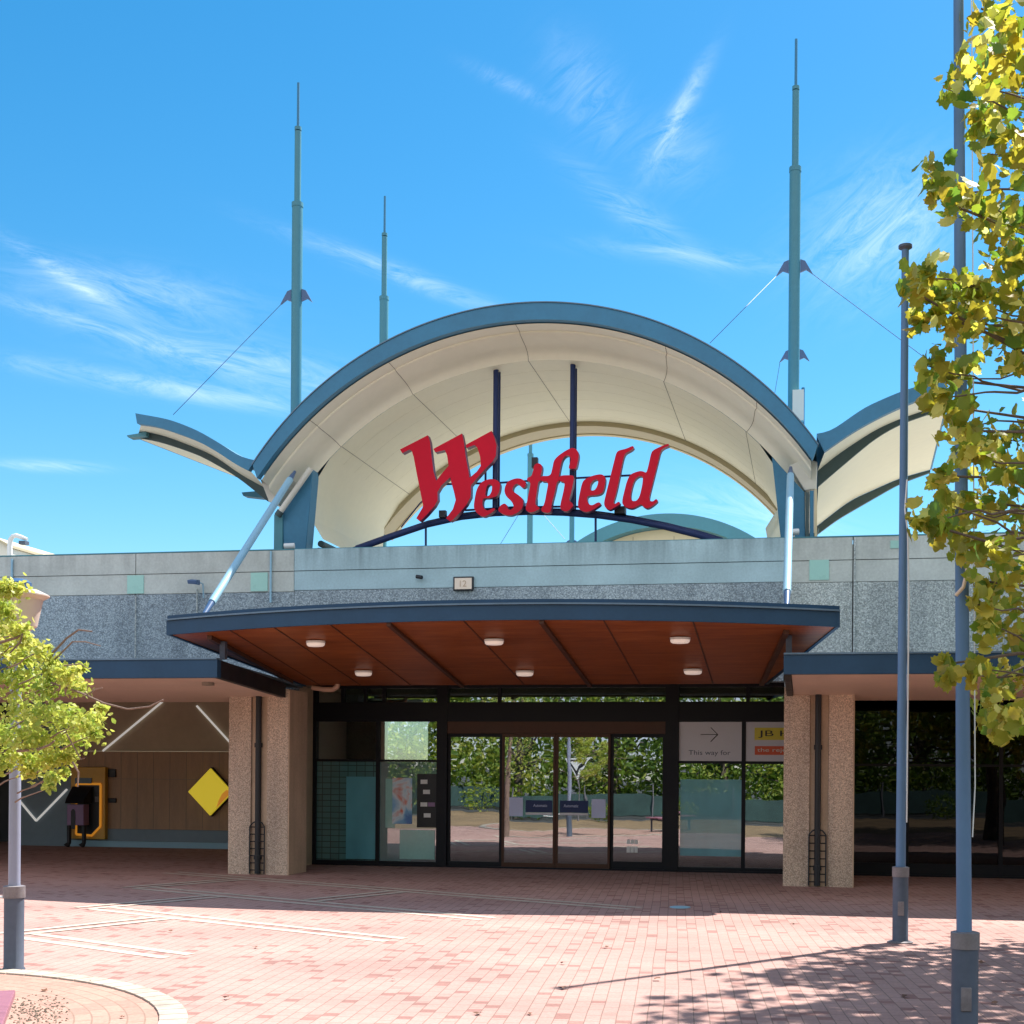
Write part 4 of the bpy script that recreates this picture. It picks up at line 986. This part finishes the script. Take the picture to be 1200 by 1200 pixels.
# ------------------------------------------------------------------ trees
MAPLE = [(0,0),(.2,.0),(.45,.06),(.44,.2),(.66,.40),(.48,.48),(.46,.70),(.27,.70),(.13,.92),(.0,1.02),(-.13,.92),(-.27,.70),(-.46,.70),(-.48,.48),(-.66,.40),(-.44,.2),(-.45,.06),(-.2,.0)]
OVAL = [(0,0),(.30,.35),(.22,.75),(0,1),(-.22,.75),(-.30,.35)]
class Leaves:
    def __init__(s, shape): s.v = []; s.f = []; s.t = []; s.shape = shape
    def add(s, p, size, tone, up=.35):
        ang = random.uniform(0, 2*math.pi); n = Vector((random.gauss(0,1), random.gauss(0,1), random.gauss(up,.8))).normalized()
        a = n.orthogonal().normalized(); a = Matrix.Rotation(ang, 3, n) @ a; b = n.cross(a)
        i = len(s.v); fold = random.uniform(.05,.25)
        for (x, y) in s.shape: s.v.append(tuple(p + (a*x + b*(y-.4) + n*(abs(x)*fold - .15*(y-.4)**2))*size))
        s.f.append(tuple(range(i, i+len(s.shape)))); s.t.append(tone)
    def build(s, name, m, parent):
        off = parent_loc(parent); me = bpy.data.meshes.new(name)
        me.from_pydata([tuple(Vector(v)-off) for v in s.v], [], s.f); me.materials.append(m)
        at = me.attributes.new('tone', 'FLOAT', 'FACE'); at.data.foreach_set('value', s.t); me.update()
        o = bpy.data.objects.new(name, me); C.objects.link(o); o.parent = parent; return o
def limb(mb, a, b, r0, r1, wob=.12, n=5):
    a, b = Vector(a), Vector(b); L = (b-a).length; pts = []
    for k in range(n+1):
        t = k/n; p = a.lerp(b, t)
        if 0 < k < n: p += Vector((random.gauss(0,1), random.gauss(0,1), random.gauss(0,.6)))*wob*L*.25
        pts.append(p)
    mb.tube(pts, [r0+(r1-r0)*k/n for k in range(n+1)], 7); return pts
# big plane tree on the right
tx, ty = 4.6, -12.6
pt = thing('plane_tree', 'plane tree with large lobed olive and yellow leaves hanging in from the right', 'tree', (tx, ty, 0))
tr = MB(); tr.tube([(tx,ty,0),(tx+.05,ty,1.2),(tx-.1,ty-.05,2.6),(tx-.05,ty+.05,5),(tx,ty,7.2)], [.2,.16,.14,.11,.05], 14); tr.build('trunk', M['bark'], pt)
lf = Leaves(MAPLE); br = MB()
vis = [(1150,10,22),(1168,45,24),(1190,65,24),(1185,20,24),(1115,102,17),(1140,90,16),(1162,120,15),(1182,112,20),(1195,160,22),(1152,140,14),
 (1092,205,15),(1100,222,13),(1120,242,15),(1146,238,15),(1165,180,16),(1190,205,20),(1192,255,22),(1165,250,17),(1172,285,18),(1195,300,20),(1085,318,15),(1076,345,16),(1075,372,13),(1104,342,15),(1128,335,15),(1148,345,13),
 (1100,372,15),(1122,378,16),(1140,372,14),(1185,345,16),(1192,385,20),(1170,395,16),(1092,428,16),(1108,445,18),(1130,436,12),(1102,466,15),(1122,478,14),(1190,420,14),(1120,500,14),(1140,505,16),(1170,515,17),(1195,505,17),(1160,545,17),(1190,560,20),(1142,530,14),
 (1103,558,11),(1106,585,13),(1078,612,14),(1100,618,15),(1120,598,14),(1140,590,16),(1165,590,18),(1190,610,20),(1120,632,15),(1142,640,17),(1168,650,20),(1192,668,20),(1160,682,17),(1182,708,18),(1150,708,11),(1172,735,15),(1196,745,20),(1155,735,12),
 (1112,778,10),(1110,793,8),(1145,788,13),(1165,795,15),(1190,790,18),(1160,822,15),(1178,835,17),(1196,845,18),(1172,852,12),(1150,845,8)]
for k, (px, py, r) in enumerate(vis):
    yv = random.uniform(-16.2,-14.6) if px < 1150 else random.uniform(-16.4,-12.5)
    c = Vector(aty(px, py, yv)); rm = r/F*(yv-CAM[1])*1.0
    d0 = Vector((tx, ty, min(6.8, max(1.6, c.z+.2)))); 
    hub = c.lerp(d0, .35)+Vector((0,0,.1))
    if k % 3 == 0: limb(br, d0, c, .035, .006, .10, 7)
    else: limb(br, c+(d0-c).normalized()*.7+Vector((0,0,random.uniform(-.15,.15))), c+Vector((-rm*.4,0,0)), .008, .003, .16, 5)
    nl = int(8+r*1.5) if px > 1115 else int(5+r*1.35)
    sp_l = .66 if px > 1115 else .5
    for j in range(nl):
        o = Vector((random.gauss(0,sp_l), random.gauss(0,1.2), random.gauss(0,sp_l)))*rm
        lf.add(c+o, random.uniform(.04,.095), min(1, max(0, random.gauss(.5,.28))))
def proj_px(p):
    d = Vector(p)-Vector(CAM); z = -_s*d.x+_c*d.y
    if z < .5: return None
    u = F*(_c*d.x+_s*d.y)/z; v = F*d.z/z; return (XP+u*_cr+v*_sr, YP-(-u*_sr+v*_cr))
n = 0; cl = 0
while cl < 700:
    a = Vector((random.uniform(-1,1), random.uniform(-1,1), random.uniform(-1,1)))
    if a.length > 1 or a.length < .3: continue
    c = Vector((4.9+a.x*4.2, -11.6+a.y*4.8, 5.9+a.z*3.7))
    q = proj_px(c)
    if q and q[0] < 1225: continue
    cl += 1
    if cl % 8 == 0: limb(br, (tx, ty, random.uniform(2,6)), c, .04, .008, .08, 5)
    tone = random.uniform(.2,.7)
    for j in range(24):
        o = Vector((random.gauss(0,.26), random.gauss(0,.26), random.gauss(0,.2)))
        q = proj_px(c+o)
        if q and q[0] < 1205: continue
        lf.add(c+o, random.uniform(.12,.2), min(1, max(0, random.gauss(tone,.2))))
br.build('branches', M['bark'], pt); lf.build('crown', M['leaf_r'], pt)
# small tree on the left
lx, ly = -8.4, -13.6
lt = thing('small_tree', 'small yellow green tree reaching in from the left over the lamp post', 'tree', (lx, ly, 0))
tr = MB(); tr.tube([(lx,ly,0),(lx+.03,ly,1),(lx+.1,ly,2.2),(lx+.15,ly,3.6)], [.09,.075,.06,.025], 12); tr.build('trunk', M['bark_pale'], lt)
lf = Leaves(OVAL); br = MB()
cls = [(5,690,14),(20,690,10),(-5,705,16),(8,718,13),(22,738,12),(2,735,12),(30,750,10),(0,745,14),(14,765,15),(32,770,14),(50,762,11),(62,782,14),(10,795,18),(36,800,20),(60,806,16),(80,792,12),(92,806,11),(22,832,20),(50,836,22),(78,838,18),(100,846,15),(113,842,9),(112,860,9),(88,866,15),(60,868,18),(32,866,18),(8,862,18),(14,888,14),(40,892,15),(62,892,13),(80,888,10),(60,912,8),(58,922,5),(0,895,12),(34,905,9),(75,905,5),(120,830,5),(96,782,6)]
for px, py, r in cls:
    yv = -13.5+random.uniform(-.35,.3); c = Vector(aty(px, py, yv)); rm = r/F*(yv-CAM[1])
    limb(br, c+Vector((-.35,.1,-.12)), c, .007, .003, .10, 4)
    tn = random.uniform(.35,.75)
    for j in range(int(9*r)+30):
        o = Vector((random.gauss(0,.55), random.gauss(0,.8), random.gauss(0,.5)))*rm
        lf.add(c+o, random.uniform(.034,.062), min(1, max(0, random.gauss(tn,.2))), .6)
for k in range(130):
    a = Vector((random.uniform(-1,1), random.uniform(-1,1), random.uniform(-1,1)))
    if a.length > 1: continue
    c = Vector((lx+a.x*1.6, ly+a.y*1.5, 2.9+a.z*1.3)); q = proj_px(c)
    if q and q[0] > -30: continue
    for j in range(45): lf.add(c+Vector((random.gauss(0,.16), random.gauss(0,.16), random.gauss(0,.13))), random.uniform(.035,.06), random.random(), .6)
for pts, r in (([(60,800),(95,812),(122,824),(150,831),(175,828),(191,820)], .010), ([(100,815),(112,808),(120,806)], .006), ([(50,790),(62,765),(78,748),(92,738),(108,740)], .011), ([(62,775),(85,752),(100,752),(118,757)], .007), ([(0,753),(20,747),(26,743),(24,752),(12,765)], .012), ([(20,880),(45,878),(58,873),(64,868)], .012), ([(78,860),(95,890),(100,888)], .006), ([(85,893),(92,905),(91,922)], .008), ([(75,780),(95,778),(105,785)], .006)):
    br.tube([aty(x, y, -13.75) for x, y in pts], [r*(1-.6*k/len(pts)) for k in range(len(pts))], 6)
br.build('branches', M['bark_pale'], lt); lf.build('crown', M['leaf_l'], lt)

# trees across the road behind the photographer, mirrored in the doors
def back_tree(i, x, yv, h, rad, label):
    t = thing('street_tree', label, 'tree', (x, yv, 0), 'trees behind the photographer mirrored in the glass')
    tr = MB(); tr.tube([(x,yv,0),(x+.1,yv,h*.3),(x,yv,h*.75)], [.22,.17,.05], 10)
    L = Leaves(OVAL); br = MB()
    for k in range(120):
        a = Vector((random.uniform(-1,1), random.uniform(-1,1), random.uniform(-1,1)))
        if a.length > 1: a.normalize()
        c = Vector((x+a.x*rad, yv+a.y*rad, h*.52+a.z*h*.5)); tn = random.uniform(.15,.8)
        if k % 6 == 0: limb(tr, (x, yv, h*.3), c, .06, .015)
        for j in range(62): L.add(c+Vector((random.gauss(0,.42), random.gauss(0,.42), random.gauss(0,.34))), random.uniform(.12,.26), min(1, max(0, random.gauss(tn,.2))), .5)
    tr.build('trunk', M['bark'], t); L.build('crown', M['leaf_b'], t)
kinds = ['bright green bushy tree mirrored in the left panes', 'broad dark green tree mirrored in the sliding doors', 'yellowish tree mirrored right of the doors', 'dense tree mirrored in the dark shop window']
spec = [(-22,-33,7.2,3.0),(-17,-31,6.4,2.6),(-12.4,-32,7.6,2.9),(-8.2,-34,7.0,2.8),(-3.6,-33,8.0,3.0),(.4,-35,7.0,2.8),(4.6,-33,8.2,3.2),(9.2,-35,7.4,3.0),(14,-33,8.0,3.2),(19,-35,7.6,3.0),(25,-34,8,3.2)]
nm = ['first','second','third','fourth','fifth','sixth','seventh','eighth','ninth','tenth','eleventh']
for i, (x, yv, h, rad) in enumerate(spec):
    back_tree(i, x, yv, h, rad, f'leafy green street tree across the road, {nm[i]} from the left end of the row')
wd = Leaves(OVAL)
for k in range(14000):
    x = random.uniform(-60,60); wd.add(Vector((x, -44+random.gauss(0,1.2), random.uniform(0,8.5+1.5*math.sin(x*.5)))), random.uniform(.35,.7), random.uniform(0,.6), .3)
wo = thing('tmp','x','x'); wdo = wd.build('distant_wood', M['leaf_b'], wo); wdo.parent = None; bpy.data.objects.remove(wo)
tag(wdo, 'green wood closing the view behind the street trees in the glass', 'wood', kind='stuff')
bush_lab = ['low rounded olive shrub on the verge, %s from the left end of the verge']
for k in range(12):
    bx = -27+4.6*k+random.uniform(-1.2,1.2); by = -26.2+random.uniform(-1.5,.8); r = random.uniform(.35,.8)
    t = thing('shrub', 'low rounded olive shrub on the dry verge behind the photographer, %s from its left end' % (['first','second','third','fourth','fifth','sixth','seventh','eighth','ninth','tenth','eleventh','twelfth'][k]), 'shrub', (bx, by, 0), 'shrubs on the verge mirrored in the glass')
    L = Leaves(OVAL); tn = random.uniform(.1,.6)
    for q in range(420):
        a = Vector((random.gauss(0,1), random.gauss(0,1), random.gauss(0,1))).normalized()*random.uniform(.5,1)
        L.add(Vector((bx+a.x*r*1.3, by+a.y*r, r*.75+a.z*r*.75)), random.uniform(.07,.14), min(1, max(0, random.gauss(tn,.2))), .4)
    L.build('foliage', M['leaf_b'], t)
fc = thing('mesh_fence', 'dark green shade cloth fence between steel posts beyond the verge', 'fence', (0,-29.5,0))
MB().box(-30, 24, -29.51, -29.49, .12, .95).build('shade_cloth', paint('shade_cloth', (.045,.085,.075), .8, .4, .5), fc)
for k in range(19): MB().tube([(-30+3*k,-29.45,0),(-30+3*k,-29.45,1.35)], .03, 8).build('fence_post', M['galv'], fc)
gs = thing('give_way_sign', 'triangular give way sign on a grey post mirrored in the left sliding door', 'sign', (-8.6,-25.5,0))
MB().tube([(-8.6,-25.5,0),(-8.6,-25.5,2.3)], .035, 10).build('post', M['galv'], gs)
MB().prism_y([(-9.05,2.35),(-8.6,1.55),(-8.15,2.35)], -25.45,-25.44).build('sign_plate', M['white'], gs)
MB().prism_y([(-8.96,2.30),(-8.6,1.66),(-8.24,2.30)], -25.439,-25.435).build('sign_border', M['black'], gs)
MB().prism_y([(-8.83,2.24),(-8.6,1.84),(-8.37,2.24)], -25.434,-25.43).build('sign_face', M['white'], gs)

# ------------------------------------------------------------------ camera, world, sun
cam = bpy.data.cameras.new('camera'); co = bpy.data.objects.new('camera', cam); C.objects.link(co)
cam.sensor_fit = 'HORIZONTAL'; cam.sensor_width = 36; cam.lens = F/1200*36
cam.shift_x = (600-XP)/1200; cam.shift_y = (YP-600)/1200
cam.clip_start = .1; cam.clip_end = 5000
rot = Matrix.Rotation(YAW, 3, 'Z') @ Matrix.Rotation(R(90), 3, 'X') @ Matrix.Rotation(ROLL, 3, 'Z')
co.matrix_world = Matrix.Translation(CAM) @ rot.to_4x4()
bpy.context.scene.camera = co

SUN = Vector((.40,.487,1)).normalized(); EL = math.asin(SUN.z); AZ = math.atan2(SUN.x, SUN.y)
sd_ = bpy.data.lights.new('sun', 'SUN'); sd_.energy = 4.9; sd_.angle = R(.53); sd_.color = (1,.955,.89)
so = bpy.data.objects.new('sun', sd_); C.objects.link(so); so.rotation_euler = SUN.to_track_quat('Z', 'Y').to_euler(); so.location = (10,10,40)
w = bpy.data.worlds.new('World'); bpy.context.scene.world = w; w.use_nodes = True
nt = w.node_tree; nd = nt.nodes; lk = nt.links; bg = nd['Background']
sky = nd.new('ShaderNodeTexSky'); sky.sky_type = 'NISHITA'; sky.sun_disc = False
sky.sun_elevation = EL; sky.sun_rotation = AZ; sky.altitude = 50; sky.air_density = 1.0; sky.dust_density = .25; sky.ozone_density = 2.2
tc = nd.new('ShaderNodeTexCoord'); sx = nd.new('ShaderNodeSeparateXYZ'); lk.new(tc.outputs['Generated'], sx.inputs[0])
def mth(op, a, b=None, clamp=False):
    n = nd.new('ShaderNodeMath'); n.operation = op; n.use_clamp = clamp
    for i, v in enumerate((a, b)):
        if v is None: continue
        if isinstance(v, (int, float)): n.inputs[i].default_value = v
        else: lk.new(v, n.inputs[i])
    return n.outputs[0]
zz = mth('ADD', mth('MAXIMUM', sx.outputs[2], 0), .12)
cb = nd.new('ShaderNodeCombineXYZ'); lk.new(mth('DIVIDE', sx.outputs[0], zz), cb.inputs[0]); lk.new(mth('DIVIDE', sx.outputs[1], zz), cb.inputs[1])
def wnoise(scale, stretch, rot, loc, detail=8, dist=.6, rough=.6):
    mp = nd.new('ShaderNodeMapping'); mp.inputs['Scale'].default_value = stretch; mp.inputs['Rotation'].default_value = (0,0,rot); mp.inputs['Location'].default_value = loc
    lk.new(cb.outputs[0], mp.inputs[0]); n = nd.new('ShaderNodeTexNoise'); n.inputs['Scale'].default_value = scale; n.inputs['Detail'].default_value = detail
    n.inputs['Distortion'].default_value = dist; n.inputs['Roughness'].default_value = rough; lk.new(mp.outputs[0], n.inputs[0]); return n.outputs[0]
def mrange(v, a, b):
    n = nd.new('ShaderNodeMapRange'); n.inputs[1].default_value = a; n.inputs[2].default_value = b; lk.new(v, n.inputs[0]); return n.outputs[0]
def dotv(v):
    n = nd.new('ShaderNodeVectorMath'); n.operation = 'DOT_PRODUCT'; lk.new(tc.outputs['Generated'], n.inputs[0]); n.inputs[1].default_value = v; return n.outputs['Value']
FW = Vector((-_s, _c, 0)); RT = Vector((_c, _s, 0))
fwd = mth('MAXIMUM', dotv(FW), .05); gu = mth('DIVIDE', dotv(RT), fwd); gv_ = mth('DIVIDE', sx.outputs[2], fwd)
cuv = nd.new('ShaderNodeCombineXYZ'); lk.new(gu, cuv.inputs[0]); lk.new(gv_, cuv.inputs[1])
def streak(ang, sx_, sy_, loc):
    mp = nd.new('ShaderNodeMapping'); mp.vector_type = 'TEXTURE'; mp.inputs['Rotation'].default_value = (0,0,R(ang)); mp.inputs['Scale'].default_value = (1/sx_,1/sy_,1); mp.inputs['Location'].default_value = loc
    lk.new(cuv.outputs[0], mp.inputs[0]); n = nd.new('ShaderNodeTexNoise'); n.inputs['Scale'].default_value = 1; n.inputs['Detail'].default_value = 8; n.inputs['Roughness'].default_value = .74; n.inputs['Distortion'].default_value = 1.3
    lk.new(mp.outputs[0], n.inputs[0]); return n.outputs[0]
def masks(lst):
    tot = None
    for (px, py, ln, wd, ang, st) in lst:
        d = ray(px, py); d = Vector(d); f_ = d.dot(FW); u0, v0 = d.dot(RT)/f_, d.z/f_
        mp = nd.new('ShaderNodeMapping'); mp.vector_type = 'TEXTURE'; mp.inputs['Location'].default_value = (u0, v0, 0); mp.inputs['Rotation'].default_value = (0,0,R(ang)); mp.inputs['Scale'].default_value = (ln/F, wd/F, 1)
        lk.new(cuv.outputs[0], mp.inputs[0]); vm = nd.new('ShaderNodeVectorMath'); vm.operation = 'DOT_PRODUCT'; lk.new(mp.outputs[0], vm.inputs[0]); lk.new(mp.outputs[0], vm.inputs[1])
        g_ = mth('MULTIPLY', mth('EXPONENT', mth('MULTIPLY', vm.outputs['Value'], -1)), st)
        tot = g_ if tot is None else mth('ADD', tot, g_)
    return tot
mA = masks([(150,340,120,26,-8,.5),(75,322,80,9,-32,.5),(285,425,150,24,-12,.5),(200,455,190,11,-9,.6),(470,322,120,10,-20,.6),(55,546,60,6,-2,.6),(120,385,150,9,-16,.4),(745,250,80,16,-35,.42),(830,302,110,11,-6,.4),(880,600,100,26,-12,.5)])
mB = masks([(690,110,60,34,-60,.22),(797,130,60,10,62,.5),(1035,268,90,60,35,.45),(600,100,50,9,-25,.2),(790,180,40,40,80,.2)])
nA = mrange(streak(-13, 12, 60, (1.3,.2,0)), .36, .84); nB = mrange(streak(40, 15, 50, (.3,2.2,0)), .36, .84)
cl_ = mth('MULTIPLY', mth('ADD', mth('MULTIPLY', mA, mth('MULTIPLY', nA, .68)), mth('MULTIPLY', mB, nB)), mth('GREATER_THAN', dotv(FW), .3), True)
hs = nd.new('ShaderNodeHueSaturation'); hs.inputs['Hue'].default_value = .488; hs.inputs['Saturation'].default_value = 1.40; hs.inputs['Value'].default_value = .90; lk.new(sky.outputs[0], hs.inputs['Color'])
mx = nd.new('ShaderNodeMix'); mx.data_type = 'RGBA'; lk.new(cl_, mx.inputs[0]); lk.new(hs.outputs[0], mx.inputs[6]); mx.inputs[7].default_value = (7.5,8.2,9.0,1)
back = mth('MULTIPLY', mrange(mth('ADD', mth('MULTIPLY', sx.outputs[1], -1), mth('MULTIPLY', wnoise(1.1, (1,1,1), 0, (5,5,0), 5, .4), .5)), .32, .62), mrange(sx.outputs[2], -.02, .03), True)  # unseen bright cloud bank behind the camera, added as fill for the shaded facade
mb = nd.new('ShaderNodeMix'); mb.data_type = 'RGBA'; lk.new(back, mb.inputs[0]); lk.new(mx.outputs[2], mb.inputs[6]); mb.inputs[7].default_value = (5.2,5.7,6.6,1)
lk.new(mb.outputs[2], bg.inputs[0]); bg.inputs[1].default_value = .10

vs = bpy.context.scene.view_settings; vs.view_transform = 'Standard'; vs.look = 'None'; vs.exposure = 1.12; vs.gamma = 1; vs.use_curve_mapping = False
